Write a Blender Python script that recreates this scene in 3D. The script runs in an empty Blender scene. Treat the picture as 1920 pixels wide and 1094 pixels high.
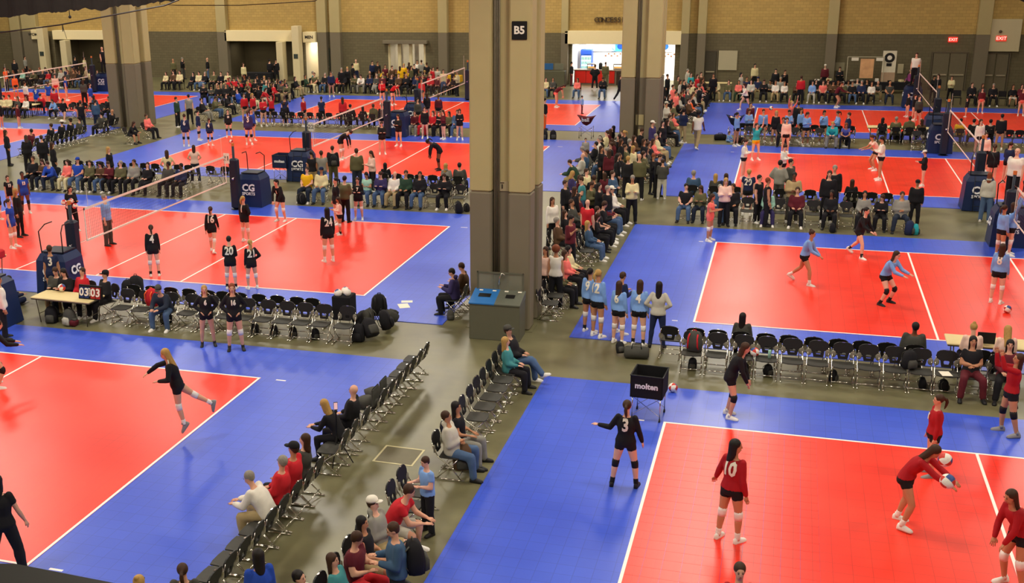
import bpy, math, random
from mathutils import Vector, Matrix
from mathutils.bvhtree import BVHTree
random.seed(7)
C = bpy.context.scene.collection
# ------------------------------------------------------------------ camera
CH = 9.622
R3 = ((0.9541285392, 0.2988760437, -0.0176590263), (-0.0720745368, 0.2865368489, 0.9553543298), (-0.2905924841, 0.9102580649, -0.2949343374))
FPX = 2151.66; PX = 960 - 165.97; PY = 547 + 23.03
cam_d = bpy.data.cameras.new('camera'); cam = bpy.data.objects.new('camera', cam_d); C.objects.link(cam)
m = Matrix(((R3[0][0], R3[1][0], -R3[2][0]), (R3[0][1], R3[1][1], -R3[2][1]), (R3[0][2], R3[1][2], -R3[2][2]))).to_4x4()
m.translation = (0, 0, CH); cam.matrix_world = m
cam_d.sensor_fit = 'HORIZONTAL'; cam_d.sensor_width = 36; cam_d.lens = FPX / 1920 * 36
cam_d.shift_x = 165.97 / 1920; cam_d.shift_y = 23.03 / 1920
cam_d.clip_start = .05; cam_d.clip_end = 400
bpy.context.scene.camera = cam
# ------------------------------------------------------------------ world, lights, exposure
w = bpy.data.worlds.new('hall_air'); bpy.context.scene.world = w; w.use_nodes = True
w.node_tree.nodes['Background'].inputs[0].default_value = (1, .93, .8, 1)
w.node_tree.nodes['Background'].inputs[1].default_value = .05
vs = bpy.context.scene.view_settings
vs.view_transform = 'Standard'; vs.look = 'None'; vs.gamma = 1; vs.use_curve_mapping = False
EXPOSURE = 0.25; LAMP_W = 620
vs.exposure = EXPOSURE
CEIL = 13.0
def area(x, y, z, sx, sy, p, col=(1, .94, .8), rot=(0, 0, 0)):
    l = bpy.data.lights.new('lamp_light', 'AREA'); l.shape = 'RECTANGLE'; l.size = sx; l.size_y = sy; l.energy = p; l.color = col
    o = bpy.data.objects.new('lamp_light', l); o.location = (x, y, z); o.rotation_euler = rot; C.objects.link(o); return o
LAMPS = [(x, y) for x in (-58, -44, -30, -16, -2, 12) for y in (8, 22, 36, 50, 64, 78)]
for x, y in LAMPS: area(x, y, CEIL - .55, 3.0, 3.0, LAMP_W * {(12, 78): .15, (-2, 78): .5, (12, 64): .6}.get((x, y), 1))
# ------------------------------------------------------------------ geometry of sight (photo pixel -> place on the floor)
def ray(u, v):
    a, b = (u - PX) / FPX, -(v - PY) / FPX
    return tuple(R3[0][i] * a + R3[1][i] * b + R3[2][i] for i in range(3))
def G(u, v, z=0.0):
    d = ray(u, v); t = (z - CH) / d[2]; return d[0] * t, d[1] * t
def onY(u, v, Y):
    d = ray(u, v); t = Y / d[1]; return d[0] * t, CH + d[2] * t
def hgt(g, u, v):
    d = ray(u, v); t = math.hypot(*g) / math.hypot(d[0], d[1]); return CH + d[2] * t
def proj(x, y, z):
    q = [sum(R3[i][j] * (x, y, z - CH)[j] for j in range(3)) for i in range(3)]
    return PX + FPX * q[0] / q[2], PY - FPX * q[1] / q[2]
def XU(u, Y, z=.6):                       # x of the point of row Y that is seen at column u
    a, b = -90.0, 40.0
    for _ in range(40):
        c = (a + b) / 2
        if proj(c, Y, z)[0] < u: a = c
        else: b = c
    return a
def YV(v, X, z=.6):
    a, b = 8.0, 100.0
    for _ in range(40):
        c = (a + b) / 2
        if proj(X, c, z)[1] > v: a = c
        else: b = c
    return a
# ------------------------------------------------------------------ materials
def lin(h):
    h = h.lstrip('#'); r = [int(h[i:i + 2], 16) / 255 for i in (0, 2, 4)]
    return tuple((c / 12.92 if c <= .04045 else ((c + .055) / 1.055) ** 2.4) for c in r) + (1,)
MC = {}
def mat(name, hexc, rough=.8, metal=0, noise=.12, scale=6, bump=0, emit=0, spec=.3, alpha=1):
    k = (name, hexc)
    if k in MC: return MC[k]
    M = bpy.data.materials.new(name); M.use_nodes = True; nt = M.node_tree; b = nt.nodes['Principled BSDF']
    b.inputs['Roughness'].default_value = rough; b.inputs['Metallic'].default_value = metal
    b.inputs['Specular IOR Level'].default_value = spec
    c = lin(hexc)
    if noise:
        n = nt.nodes.new('ShaderNodeTexNoise'); n.inputs['Scale'].default_value = scale; n.inputs['Detail'].default_value = 3
        tc = nt.nodes.new('ShaderNodeTexCoord'); nt.links.new(tc.outputs['Object'], n.inputs['Vector'])
        mx = nt.nodes.new('ShaderNodeMix'); mx.data_type = 'RGBA'
        mx.inputs[6].default_value = tuple(x * (1 - noise) for x in c[:3]) + (1,)
        mx.inputs[7].default_value = tuple(min(1, x * (1 + noise)) for x in c[:3]) + (1,)
        nt.links.new(n.outputs[0], mx.inputs[0]); nt.links.new(mx.outputs[2], b.inputs['Base Color'])
        if bump:
            bp = nt.nodes.new('ShaderNodeBump'); bp.inputs['Strength'].default_value = bump; bp.inputs['Distance'].default_value = .01
            nt.links.new(n.outputs[0], bp.inputs['Height']); nt.links.new(bp.outputs[0], b.inputs['Normal'])
    else: b.inputs['Base Color'].default_value = c
    if emit:
        b.inputs['Emission Color'].default_value = c; b.inputs['Emission Strength'].default_value = emit
    if alpha < 1: b.inputs['Alpha'].default_value = alpha
    MC[k] = M; return M
def floor_mat(name, c1, c2, r1, r2, tile=0.0, sc=.35, spec=.5, tvar=.06):
    M = bpy.data.materials.new(name); M.use_nodes = True; nt = M.node_tree; b = nt.nodes['Principled BSDF']; N = nt.nodes.new; L = nt.links.new
    tc = N('ShaderNodeNewGeometry'); n = N('ShaderNodeTexNoise'); n.inputs['Scale'].default_value = sc; n.inputs['Detail'].default_value = 6; L(tc.outputs['Position'], n.inputs['Vector'])
    rmp = N('ShaderNodeValToRGB'); rmp.color_ramp.elements[0].position = .35; rmp.color_ramp.elements[1].position = .65
    rmp.color_ramp.elements[0].color = lin(c1); rmp.color_ramp.elements[1].color = lin(c2); L(n.outputs[0], rmp.inputs[0])
    out = rmp.outputs[0]
    if tile:
        bk = N('ShaderNodeTexBrick'); bk.offset = 0; bk.inputs['Scale'].default_value = 1; bk.inputs['Brick Width'].default_value = tile; bk.inputs['Row Height'].default_value = tile
        bk.inputs['Mortar Size'].default_value = .006; bk.inputs['Mortar Smooth'].default_value = .4
        bk.inputs['Color1'].default_value = (1, 1, 1, 1); bk.inputs['Color2'].default_value = (1 - tvar,) * 3 + (1,); bk.inputs['Mortar'].default_value = (.72,) * 3 + (1,)
        L(tc.outputs['Position'], bk.inputs['Vector'])
        mm = N('ShaderNodeMix'); mm.data_type = 'RGBA'; mm.blend_type = 'MULTIPLY'; mm.inputs[0].default_value = 1; L(out, mm.inputs[6]); L(bk.outputs[0], mm.inputs[7]); out = mm.outputs[2]
    L(out, b.inputs['Base Color'])
    mr = N('ShaderNodeMapRange'); mr.inputs[3].default_value = r1; mr.inputs[4].default_value = r2; L(n.outputs[0], mr.inputs[0]); L(mr.outputs[0], b.inputs['Roughness'])
    b.inputs['Specular IOR Level'].default_value = spec
    return M
# ------------------------------------------------------------------ object helpers
def tag(o, label=None, cat=None, group=None, kind=None):
    if label: o['label'] = label
    if cat: o['category'] = cat
    if group: o['group'] = group
    if kind: o['kind'] = kind
    return o
def empty(name, loc=(0, 0, 0), rz=0, label=None, cat=None, group=None):
    o = bpy.data.objects.new(name, None); o.empty_display_size = .2; C.objects.link(o); o.location = loc; o.rotation_euler = (0, 0, rz); tag(o, label, cat, group); return o
class MB:
    def __init__(s): s.v = []; s.f = []; s.m = []; s.cur = 0
    def add(s, vs, fs):
        n = len(s.v); s.v += [tuple(p) for p in vs]; s.f += [tuple(i + n for i in f) for f in fs]; s.m += [s.cur] * len(fs)
    def box(s, a, b, bev=0, rot=None, org=(0, 0, 0)):
        x0, y0, z0 = a; x1, y1, z1 = b
        if bev:
            e = bev; P = []
            for z, i in ((z0, e), (z0 + e, 0), (z1 - e, 0), (z1, e)):
                P += [(x0 + i + e, y0 + i, z), (x1 - i - e, y0 + i, z), (x1 - i, y0 + i + e, z), (x1 - i, y1 - i - e, z), (x1 - i - e, y1 - i, z), (x0 + i + e, y1 - i, z), (x0 + i, y1 - i - e, z), (x0 + i, y0 + i + e, z)]
            F = [tuple(range(7, -1, -1)), tuple(range(24, 32))]
            for k in range(3):
                for j in range(8): F.append((k * 8 + j, k * 8 + (j + 1) % 8, k * 8 + 8 + (j + 1) % 8, k * 8 + 8 + j))
        else:
            P = [(x0, y0, z0), (x1, y0, z0), (x1, y1, z0), (x0, y1, z0), (x0, y0, z1), (x1, y0, z1), (x1, y1, z1), (x0, y1, z1)]
            F = [(3, 2, 1, 0), (4, 5, 6, 7), (0, 1, 5, 4), (1, 2, 6, 5), (2, 3, 7, 6), (3, 0, 4, 7)]
        if rot is not None: P = [tuple(rot @ Vector(p) + Vector(org)) for p in P]
        s.add(P, F)
    def loft(s, rings, cap=True):
        n = len(rings[0]); V = [p for r in rings for p in r]; F = []
        for k in range(len(rings) - 1):
            for j in range(n): F.append((k * n + j, k * n + (j + 1) % n, (k + 1) * n + (j + 1) % n, (k + 1) * n + j))
        if cap: F.append(tuple(range(n - 1, -1, -1))); F.append(tuple(range((len(rings) - 1) * n, len(rings) * n)))
        s.add(V, F)
    def tube(s, pts, rad, n=8, side=None, cap=True, flat=1.0):
        pts = [Vector(p) for p in pts]
        if not isinstance(rad, (list, tuple)): rad = [rad] * len(pts)
        rings = []
        u = None
        for i, p in enumerate(pts):
            t = (pts[min(i + 1, len(pts) - 1)] - pts[max(i - 1, 0)])
            t = t.normalized() if t.length > 1e-9 else Vector((0, 0, 1))
            if u is None:
                u = Vector(side) if side is not None else (Vector((1, 0, 0)) if abs(t.x) < .8 else Vector((0, 1, 0)))
            u = (u - t * u.dot(t)); u = u.normalized() if u.length > 1e-6 else t.orthogonal().normalized()
            w_ = t.cross(u)
            rings.append([p + u * (math.cos(a) * rad[i]) + w_ * (math.sin(a) * rad[i] * flat) for a in (2 * math.pi * j / n for j in range(n))])
        s.loft(rings, cap)
    def ball(s, c, r, n=10, m=6, M=None):
        c = Vector(c); r = (r, r, r) if not isinstance(r, (tuple, list)) else r; rings = []
        for i in range(m + 1):
            a = math.pi * (i + .0) / m; a = max(.12, min(math.pi - .12, a))
            rr = []
            for j in range(n):
                b = 2 * math.pi * j / n; p = Vector((math.sin(a) * math.cos(b) * r[0], math.sin(a) * math.sin(b) * r[1], -math.cos(a) * r[2]))
                rr.append(c + (M @ p if M is not None else p))
            rings.append(rr)
        s.loft(rings)
    def prism(s, poly, y0, y1, ax='y'):          # poly of (a,b); extruded along axis
        def P(a, b, t): return (a, t, b) if ax == 'y' else ((t, a, b) if ax == 'x' else (a, b, t))
        n = len(poly); s.add([P(a, b, y0) for a, b in poly] + [P(a, b, y1) for a, b in poly],
                             [tuple(range(n)), tuple(range(2 * n - 1, n - 1, -1))] + [(i, i + n, (i + 1) % n + n, (i + 1) % n) for i in range(n)])
    def mesh(s, name, mats, smooth=False):
        me = bpy.data.meshes.new(name); me.from_pydata(s.v, [], s.f)
        for mm in (mats if isinstance(mats, (list, tuple)) else [mats]): me.materials.append(mm)
        if any(s.m): me.polygons.foreach_set('material_index', s.m)
        if smooth: me.polygons.foreach_set('use_smooth', [True] * len(s.f))
        me.update(); return me
    def build(s, name, mats, parent=None, loc=(0, 0, 0), rz=0, smooth=False, label=None, cat=None, group=None, kind=None):
        return put(name, s.mesh(name, mats, smooth), parent, loc, rz, label, cat, group, kind)
def put(name, me, parent=None, loc=(0, 0, 0), rz=0, label=None, cat=None, group=None, kind=None):
    o = bpy.data.objects.new(name, me); C.objects.link(o); o.parent = parent; o.location = loc; o.rotation_euler = (0, 0, rz); tag(o, label, cat, group, kind); return o
def fixn(me):
    import bmesh
    bm = bmesh.new(); bm.from_mesh(me); bmesh.ops.recalc_face_normals(bm, faces=bm.faces); bm.to_mesh(me); bm.free(); return me
KIDS = {}
def copy_tree(o, loc=None, rz=None, label=None, group=None, kids=None):
    c = o.copy(); C.objects.link(c)
    if loc is not None: c.location = loc
    if rz is not None: c.rotation_euler = (0, 0, rz)
    if label: c['label'] = label
    if group: c['group'] = group
    for ch in (kids if kids is not None else o.children):
        d = ch.copy(); C.objects.link(d); d.parent = c
        for g in ch.children:
            e = g.copy(); C.objects.link(e); e.parent = d
    return c
WT = bpy.data.scenes.new('letter_shop')
def text_mesh(txt, size, ext=.004, font=None, bold=0):
    cu = bpy.data.curves.new('lettering', 'FONT'); cu.body = txt; cu.size = size; cu.extrude = ext; cu.offset = bold; cu.align_x = 'CENTER'; cu.align_y = 'CENTER'; cu.resolution_u = 2
    o = bpy.data.objects.new('lettering', cu); WT.collection.objects.link(o); WT.view_layers[0].update(); dg = WT.view_layers[0].depsgraph
    me = bpy.data.meshes.new_from_object(o.evaluated_get(dg)); bpy.data.objects.remove(o); return me
def text_on(txt, size, M, matr, parent, name='lettering', ext=.004, bold=0):
    me = text_mesh(txt, size, ext, bold=bold); me.materials.clear(); me.materials.append(matr); me.transform(M)
    o = put(name, me, parent); return o
def MAT(org, xa, ya):
    xa = Vector(xa).normalized(); ya = Vector(ya).normalized(); z = xa.cross(ya)
    M = Matrix((xa, ya, z)).transposed().to_4x4(); M.translation = Vector(org); return M
# ================================================================== SETTING
M_conc = floor_mat('polished_concrete', '#5e5a40', '#747050', .26, .42, 0, .9)
M_blue = floor_mat('blue_court_tile', '#3653cc', '#4260d8', .26, .42, .3048, .25)
M_red = floor_mat('red_court_tile', '#f02e1c', '#f83e28', .26, .42, .3048, .3, tvar=.09)
M_line = mat('court_line_white', '#f6eee6', .5, noise=.04)
M_tan = mat('tan_wall_paint', '#a98c4a', .85, noise=.1, scale=3)
M_cream = mat('cream_paint', '#cdbf8c', .8, noise=.05)
M_col = mat('column_beige_paint', '#aea070', .75, noise=.05, scale=2)
M_colg = mat('column_grey_paint', '#766d59', .75, noise=.05, scale=2)
M_black = mat('black_plastic', '#141414', .45, noise=.1)
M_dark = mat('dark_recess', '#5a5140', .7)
M_white = mat('white_paint', '#e8e2d0', .7, noise=.03)
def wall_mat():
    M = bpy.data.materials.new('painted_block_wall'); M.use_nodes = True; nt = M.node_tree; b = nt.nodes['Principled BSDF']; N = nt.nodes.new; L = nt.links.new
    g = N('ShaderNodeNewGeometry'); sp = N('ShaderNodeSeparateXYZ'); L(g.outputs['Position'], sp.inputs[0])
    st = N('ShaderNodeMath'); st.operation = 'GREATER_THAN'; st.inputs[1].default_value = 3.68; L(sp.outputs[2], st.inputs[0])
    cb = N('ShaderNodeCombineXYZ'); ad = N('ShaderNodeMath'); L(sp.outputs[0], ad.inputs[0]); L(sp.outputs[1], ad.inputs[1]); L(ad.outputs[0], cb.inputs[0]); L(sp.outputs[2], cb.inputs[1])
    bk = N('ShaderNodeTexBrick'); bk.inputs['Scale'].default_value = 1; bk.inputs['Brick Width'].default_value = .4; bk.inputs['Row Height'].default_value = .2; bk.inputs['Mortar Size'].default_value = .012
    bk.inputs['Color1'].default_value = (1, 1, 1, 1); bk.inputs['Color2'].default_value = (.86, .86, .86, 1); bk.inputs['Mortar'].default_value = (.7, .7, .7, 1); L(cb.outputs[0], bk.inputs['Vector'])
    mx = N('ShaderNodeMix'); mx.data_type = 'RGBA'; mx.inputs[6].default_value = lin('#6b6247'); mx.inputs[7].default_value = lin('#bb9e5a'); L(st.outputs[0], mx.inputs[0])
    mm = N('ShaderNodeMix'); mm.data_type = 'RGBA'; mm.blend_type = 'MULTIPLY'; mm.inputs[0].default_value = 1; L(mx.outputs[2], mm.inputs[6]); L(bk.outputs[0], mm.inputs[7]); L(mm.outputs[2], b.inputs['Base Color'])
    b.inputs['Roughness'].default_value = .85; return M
M_wall = wall_mat()
XL, XR, YN, YF = -78.0, 32.0, -3.0, 84.5
def st(o, k='structure'): o['kind'] = k; return o
b_ = MB(); b_.box((XL, YN, -.2), (XR, YF + 6, 0)); st(b_.build('floor', M_conc))
b_ = MB(); b_.box((XL, YN, CEIL), (XR, YF + 6, CEIL + .2)); st(b_.build('ceiling', mat('ceiling_grey', '#8a8373', .9)))
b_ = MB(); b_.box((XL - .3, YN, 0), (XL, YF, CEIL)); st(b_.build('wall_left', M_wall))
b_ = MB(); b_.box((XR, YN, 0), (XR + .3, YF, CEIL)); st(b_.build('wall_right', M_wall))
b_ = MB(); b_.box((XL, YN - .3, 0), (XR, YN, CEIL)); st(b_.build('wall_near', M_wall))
# back wall with openings for rest room recesses, lobby door and the concession window
def bw(u0, v0, u1, v1, Y=YF):
    a = onY(u0, v0, Y); c = onY(u1, v1, Y); return a[0], c[0], c[1], a[1]      # x0,x1,z0,z1
XO = [(onY(100, 60, YF)[0], onY(216, 60, YF)[0], 3.0), (onY(420, 60, YF)[0], onY(548, 60, YF)[0], 3.0), (onY(569, 60, YF)[0], onY(596, 60, YF)[0], 2.95), (onY(727, 90, YF)[0], onY(798, 90, YF)[0], 2.9), (onY(1072, 90, YF)[0], onY(1266, 90, YF)[0], 2.95)]
b_ = MB(); xs = XL
for x0, x1, hh in XO:
    b_.box((xs, YF, 0), (x0, YF + .3, CEIL)); b_.box((x0, YF, hh), (x1, YF + .3, CEIL)); xs = x1
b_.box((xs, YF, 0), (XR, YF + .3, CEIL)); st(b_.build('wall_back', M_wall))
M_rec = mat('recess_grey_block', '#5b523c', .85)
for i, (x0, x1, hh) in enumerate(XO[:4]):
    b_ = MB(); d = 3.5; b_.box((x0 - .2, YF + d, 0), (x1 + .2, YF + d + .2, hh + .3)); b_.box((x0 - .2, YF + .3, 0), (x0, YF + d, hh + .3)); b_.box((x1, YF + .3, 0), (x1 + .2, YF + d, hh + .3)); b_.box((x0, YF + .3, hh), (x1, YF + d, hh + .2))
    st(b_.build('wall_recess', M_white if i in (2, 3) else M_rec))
for q_ in (150, 200, 450, 530): area(onY(q_, 100, YF)[0], YF + 1.6, 2.7, 1.5, 1, 14, (1, .9, .75))  # dim fill lights added inside the restroom recesses to lift their darkness
area(onY(583, 100, YF)[0], YF + 2, 2.8, 1, 1, 45, (1, .85, .65)); area(onY(765, 100, YF)[0], YF + 2, 2.8, 2, 1.5, 60, (1, .9, .75))
# long trims, fascias, pilasters
def fascia(u0, v0, u1, v1, name, dep=.5, m=None, **k):
    x0, x1, z0, z1 = bw(u0, v0, u1, v1, YF - dep); b = MB(); b.box((x0, YF - dep, z0), (x1, YF - .01, z1), .02); return b.build(name, m or mat('cream_fascia', '#efe0b0', .75, noise=.02), **k)
st(fascia(97, 57, 217, 75, 'trim_1')); st(fascia(420, 57, 550, 78, 'trim_2')); st(fascia(1059, 58, 1277, 84, 'trim_3'))
for (u0, v0, u1, v1, txt, tx) in ((57, 56, 79, 74, 'WOMEN', 'left'), (567, 60, 591, 80, 'MEN', 'right')):
    x0, x1, z0, z1 = bw(u0, v0, u1, v1, YF - .7); r = empty('restroom_sign', ((x0 + x1) / 2, YF - .7, z0), 0, 'cream sign box reading %s on the back wall' % txt, 'sign')
    b = MB(); w2 = (x1 - x0) / 2; b.box((-w2, 0, 0), (w2, .68, z1 - z0), .02); b.build('sign_box', mat('cream_fascia', '#efe0b0'), r)
    text_on(txt, .33, MAT((-.12 if txt == 'WOMEN' else 0, -.012, (z1 - z0) / 2), (1, 0, 0), (0, 0, 1)), M_black, r, bold=.008)
M_ccol = mat('cream_column', '#d8caa0', .8, noise=.04)
for i, (u0, u1, zt) in enumerate(((77, 89, 4.1), (118, 129, 3.0), (521, 533, 3.0), (551, 564, 4.2))):
    x0 = onY(u0, 110, YF - 1)[0]; x1 = onY(u1, 110, YF - 1)[0]; b = MB(); b.box((x0, YF - 1.25, 0), (x1, YF - .52, zt), .02); st(b.build('wall_pier', M_ccol))
    if i in (0, 3): b = MB(); b.box((x0 + .12, YF - 1.28, 1.75), (x1 - .12, YF - 1.25, 2.1), .005); b.build('restroom_plaque', mat('dark_plaque', '#3a4440', .4), label='small dark square plaque on the cream pier by the %s sign' % ('WOMEN' if i == 0 else 'MEN'), cat='plaque')
def pil(u0, u1, dep=.5, m2=None):
    x0 = onY(u0, 60, YF - dep)[0]; x1 = onY(u1, 60, YF - dep)[0]
    b = MB(); b.box((x0, YF - dep, 0), (x1, YF - .005, 3.68), .02); b.cur = 1; b.box((x0, YF - dep, 3.68), (x1, YF - .005, CEIL), .02); st(b.build('wall_pilaster', [M_colg, M_col]))
for a, c in ((19, 37), (41, 68), (406, 424), (594, 611), (618, 637), (821, 838), (1052, 1065), (1277, 1292), (1308, 1324), (1551, 1571), (1832, 1858)): pil(a, c)
# ------------------------------------------------------------------ pillars: four lobed, beige above a grey dado
def pillar(cx, cy, w2, label, sign=None, dado=3.66, cond=True):
    r = empty('pillar', (cx, cy, 0), 0, label, 'column'); r['kind'] = 'structure'
    t = .28 * w2; b = MB()
    for z0, z1, k in ((0, dado, 0), (dado, CEIL, 1)):
        b.cur = k
        for sx in (-1, 1):
            for sy in (-1, 1):
                xa, xb = sorted((sx * w2, sx * t)); ya, yb = sorted((sy * w2, sy * t)); b.box((xa, ya, z0), (xb, yb, z1), .04)
        b.box((-t, -w2 * .72, z0), (t, w2 * .72, z1)); b.box((-w2 * .72, -t, z0), (w2 * .72, t, z1))
    b.build('shaft', [M_colg, M_col], r)
    if cond:
        c = MB()
        for k, rr in ((-.8, .035), (-.55, .022), (-.3, .028)): c.tube([(k * t, -w2 * .72 - rr, .02), (k * t, -w2 * .72 - rr, CEIL - .05)], rr, 8)
        c.build('conduit', mat('conduit_grey', '#6b624e', .5), r, smooth=True, label='vertical grey conduit pipes in the front groove')
    k = MB(); k.box((-w2 - .1, -w2 - .1, 0), (w2 + .1, w2 + .1, .012)); k.build('base_pad', M_conc, r)
    return r
P1 = pillar(-6.86, 28.85, .80, 'tall near beige pillar with a B5 plate beside the recycling bin')
P2 = pillar(-6.72, 56.2, .92, 'tall beige and grey pillar in the middle distance, right of the near one')
P3 = pillar(-36.75, 59.6, .95, 'tall beige and grey pillar at the left, among the far spectators')
s = MB(); s.box((-.19, 0, -.22), (.19, .03, .22), .01); sx = (XU(974, 28.05, 6.9) + 6.86)
zz = hgt((-6.86 + sx, 28.05), 974, 57); sg = s.build('column_sign', M_black, P1, (sx, -.84, zz)); text_on('B5', .26, MAT((0, -.006, 0), (1, 0, 0), (0, 0, 1)), M_white, sg, bold=.008)
s = MB(); s.box((-.16, 0, -.13), (.16, .02, .13), .005); s.cur = 1; s.tube([(0, -.01, -.06), (0, -.01, .05)], .018, 6); s.box((-.05, -.012, .08), (.05, 0, .1)); s.build('extinguisher_sign', [mat('notice_tan', '#a89a78'), mat('notice_ink', '#3a3328')], P1, (0.02, -.6, hgt((-6.86, 28.2), 942, 350)))
s = MB(); s.box((-.2, 0, -.25), (.2, .03, .25), .005); s.box((-.1, 0, -.75), (.1, .03, -.45), .005); s.build('notice', mat('notice_cream', '#b5a779'), P2, (0, -.7, hgt((-6.72, 55.5), 1200, 225)))
# ------------------------------------------------------------------ courts
RX = {'R1': (-2.02, 13.82), 'R2': (-2.0, 29.81), 'R3': (-1.93, 48.09), 'R4': (-1.79, 64.43), 'L1': (-29.42, 14.04), 'L2': (-29.36, 29.96), 'L3': (-29.33, 47.99), 'L4': (-29.33, 64.25)}
RX['K3'] = (G(135, 241)[0] - 18 - .2, 48.0 + .1); RX['K4'] = (RX['K3'][0] + .2, 64.3); RX['K2'] = (RX['K3'][0], 30.0)
NAMES = {'R1': 'nearest right court', 'R2': 'second right court', 'R3': 'third right court', 'R4': 'farthest right court', 'L1': 'nearest left court', 'L2': 'second left court', 'L3': 'third left court', 'L4': 'farthest left court', 'K3': 'court at the left edge', 'K4': 'top left court', 'K2': 'court beyond the left edge'}
tile_me = None
for k, (x, y) in RX.items():
    if k == 'K2': continue
    r = empty('volleyball_court', (x, y, 0), 0, 'red volleyball court with blue tiled border, ' + NAMES[k], 'court'); r['kind'] = 'structure'
    b = MB(); b.box((-2.95, -2.0, .001), (20.95, 11.05, .016)); b.build('blue_surround', M_blue, r)
    if k == 'R1':                                   # nearest tiles are single pieces
        T = .3048; b = MB(); b.box((T * 10, 0, .016), (18, 9, .022)); b.box((0, 0, .016), (T * 10, 9 - 29 * T, .022)); b.build('red_field', M_red, r)
        tm = MB(); tm.box((.002, .002, 0), (T - .002, T - .002, .006)); tm = tm.mesh('tile', M_red)
        for i in range(10):
            for j in range(29): put('tile', tm, r, (i * T, 9 - (j + 1) * T, .016 + random.uniform(0, .0006)))
    else:
        b = MB(); b.box((0, 0, .016), (18, 9, .022)); b.build('red_field', M_red, r)
    L_ = .055
    for nm, a, c in (('side_line', (0, 0), (18, L_)), ('side_line', (0, 9 - L_), (18, 9)), ('end_line', (0, L_), (L_, 9 - L_)), ('end_line', (18 - L_, L_), (18, 9 - L_)), ('attack_line', (6, L_), (6 + L_, 9 - L_)), ('attack_line', (12 - L_, L_), (12, 9 - L_)), ('centre_line', (9 - L_ / 2, L_), (9 + L_ / 2, 9 - L_))):
        b = MB(); b.box((a[0], a[1], .022), (c[0], c[1], .024)); b.build(nm, M_line, r)
    for sx in (-.55, 18.4):
        for yy in (0, 9 - L_):
            b = MB(); b.box((sx, yy, .016), (sx + .15 + (.1 if sx > 0 else 0), yy + L_, .0175)); b.build('service_mark', M_line, r)
# ------------------------------------------------------------------ concession stand
x0, x1 = XO[4][0], XO[4][1]; cz = 2.95
b = MB(); b.box((x0 - .2, YF + 3.4, 0), (x1 + .2, YF + 3.6, cz + .2)); b.box((x0 - .2, YF + .3, 0), (x0, YF + 3.4, cz + .2)); b.box((x1, YF + .3, 0), (x1 + .2, YF + 3.4, cz + .2)); b.box((x0, YF + .3, cz), (x1, YF + 3.4, cz + .2)); st(b.build('wall_concession', mat('white_tile_wall', '#f2efe8', .5, noise=.02)))
area((x0 + x1) / 2, YF + 1.6, cz - .1, (x1 - x0) * .9, 1.8, 420, (1, .97, .92))
con = empty('concession_counter', (x0, YF + .1, 0), 0, 'red fronted snack bar counter in the bright back wall window', 'counter')
def cu(u): return onY(u, 140, YF)[0] - x0
b = MB()
for a_, c_ in ((1078, 1098), (1098.6, 1116), (1121, 1131), (1142, 1152)): b.box((cu(a_), -.05, .1), (cu(c_), .02, 1.0), .01)
b.build('red_panel', mat('red_counter_panel', '#d8281e', .4, noise=.05), con)
b = MB(); b.box((cu(1076), .02, 0), (cu(1166), .7, 1.0)); b.box((cu(1075), -.1, 1.0), (cu(1167), .8, 1.06), .01); b.build('counter_body', mat('counter_steel', '#8a7a6a', .4), con)
b = MB(); b.box((cu(1156), -.2, 0), (cu(1170), .4, 1.0), .02); b.build('serving_end', mat('counter_dark', '#3a2c22', .4), con)
fr = empty('drink_cooler', (x0 + cu(1088), YF + 2.4, 0), 0, 'blue lit glass door drink cooler behind the snack counter', 'cooler')
b = MB(); b.box((-.42, 0, 0), (.42, .7, 2.3), .02); b.build('cabinet', mat('cooler_blue', '#2450a8', .4), fr)
b = MB(); b.box((-.36, -.02, .5), (.36, 0, 1.85)); b.build('lit_door', mat('cooler_light', '#bfe0ff', .3, emit=1.5), fr)
b = MB()
for i in range(4):
    for j in range(6): b.tube([(-.3 + j * .12, -.045, .56 + i * .33), (-.3 + j * .12, -.045, .74 + i * .33), (-.3 + j * .12, -.045, .8 + i * .33)], [.035, .035, .012], 6)
b.build('bottles', mat('bottle_green', '#2f7a50', .3), fr, kind='stuff')
b = MB(); b.box((-.42, -.06, 1.95), (.42, -.0, 2.25), .01); b.build('header', mat('cooler_head', '#1c3f96', .4, emit=.3), fr)
for i, (u, ww, col, lb) in enumerate(((1112, 1.1, '#fdfdfa', 'left white menu board over the snack bar'), (1140, 1.1, '#fdfdfa', 'right white menu board over the snack bar'), (1163, 1.3, '#3a86d8', 'blue picture board at the end of the snack bar'), (1248, .9, '#dfe6f2', 'pale board seen right of the far pillar'))):
    r = empty('menu_board', (onY(u, 92, YF + 3.3)[0], YF + 3.3, 2.1), 0, lb, 'board'); b = MB(); b.box((-ww / 2, 0, 0), (ww / 2, .08, .75), .01); b.build('panel', mat('board_' + col[1:], col, .4, emit=.9), r)
    b = MB(); b.box((-ww / 2 - .02, -.01, -.03), (ww / 2 + .02, .08, 0)); b.build('frame', mat('board_frame', '#8d8a86'), r)
    if i >= 2: b = MB(); b.ball((0, -.02, .38), (.22, .02, .22)); b.build('emblem', mat('board_emblem', '#1a4fb0' if i == 2 else '#2b6fd0'), r, smooth=True)
ck = MB()
for j in range(2):
    for i in range(26): 
        if (i + j) % 2 == 0: X = x0 + 1.9 + i * .22; ck.box((X, YF + 3.37, 1.72 + j * .14), (X + .13, YF + 3.395, 1.83 + j * .14))
ck.build('tile_border', mat('check_tile', '#8a6248', .5), label='two rows of small brown check tiles on the snack bar wall', cat='wall tiles', kind='stuff')
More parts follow.
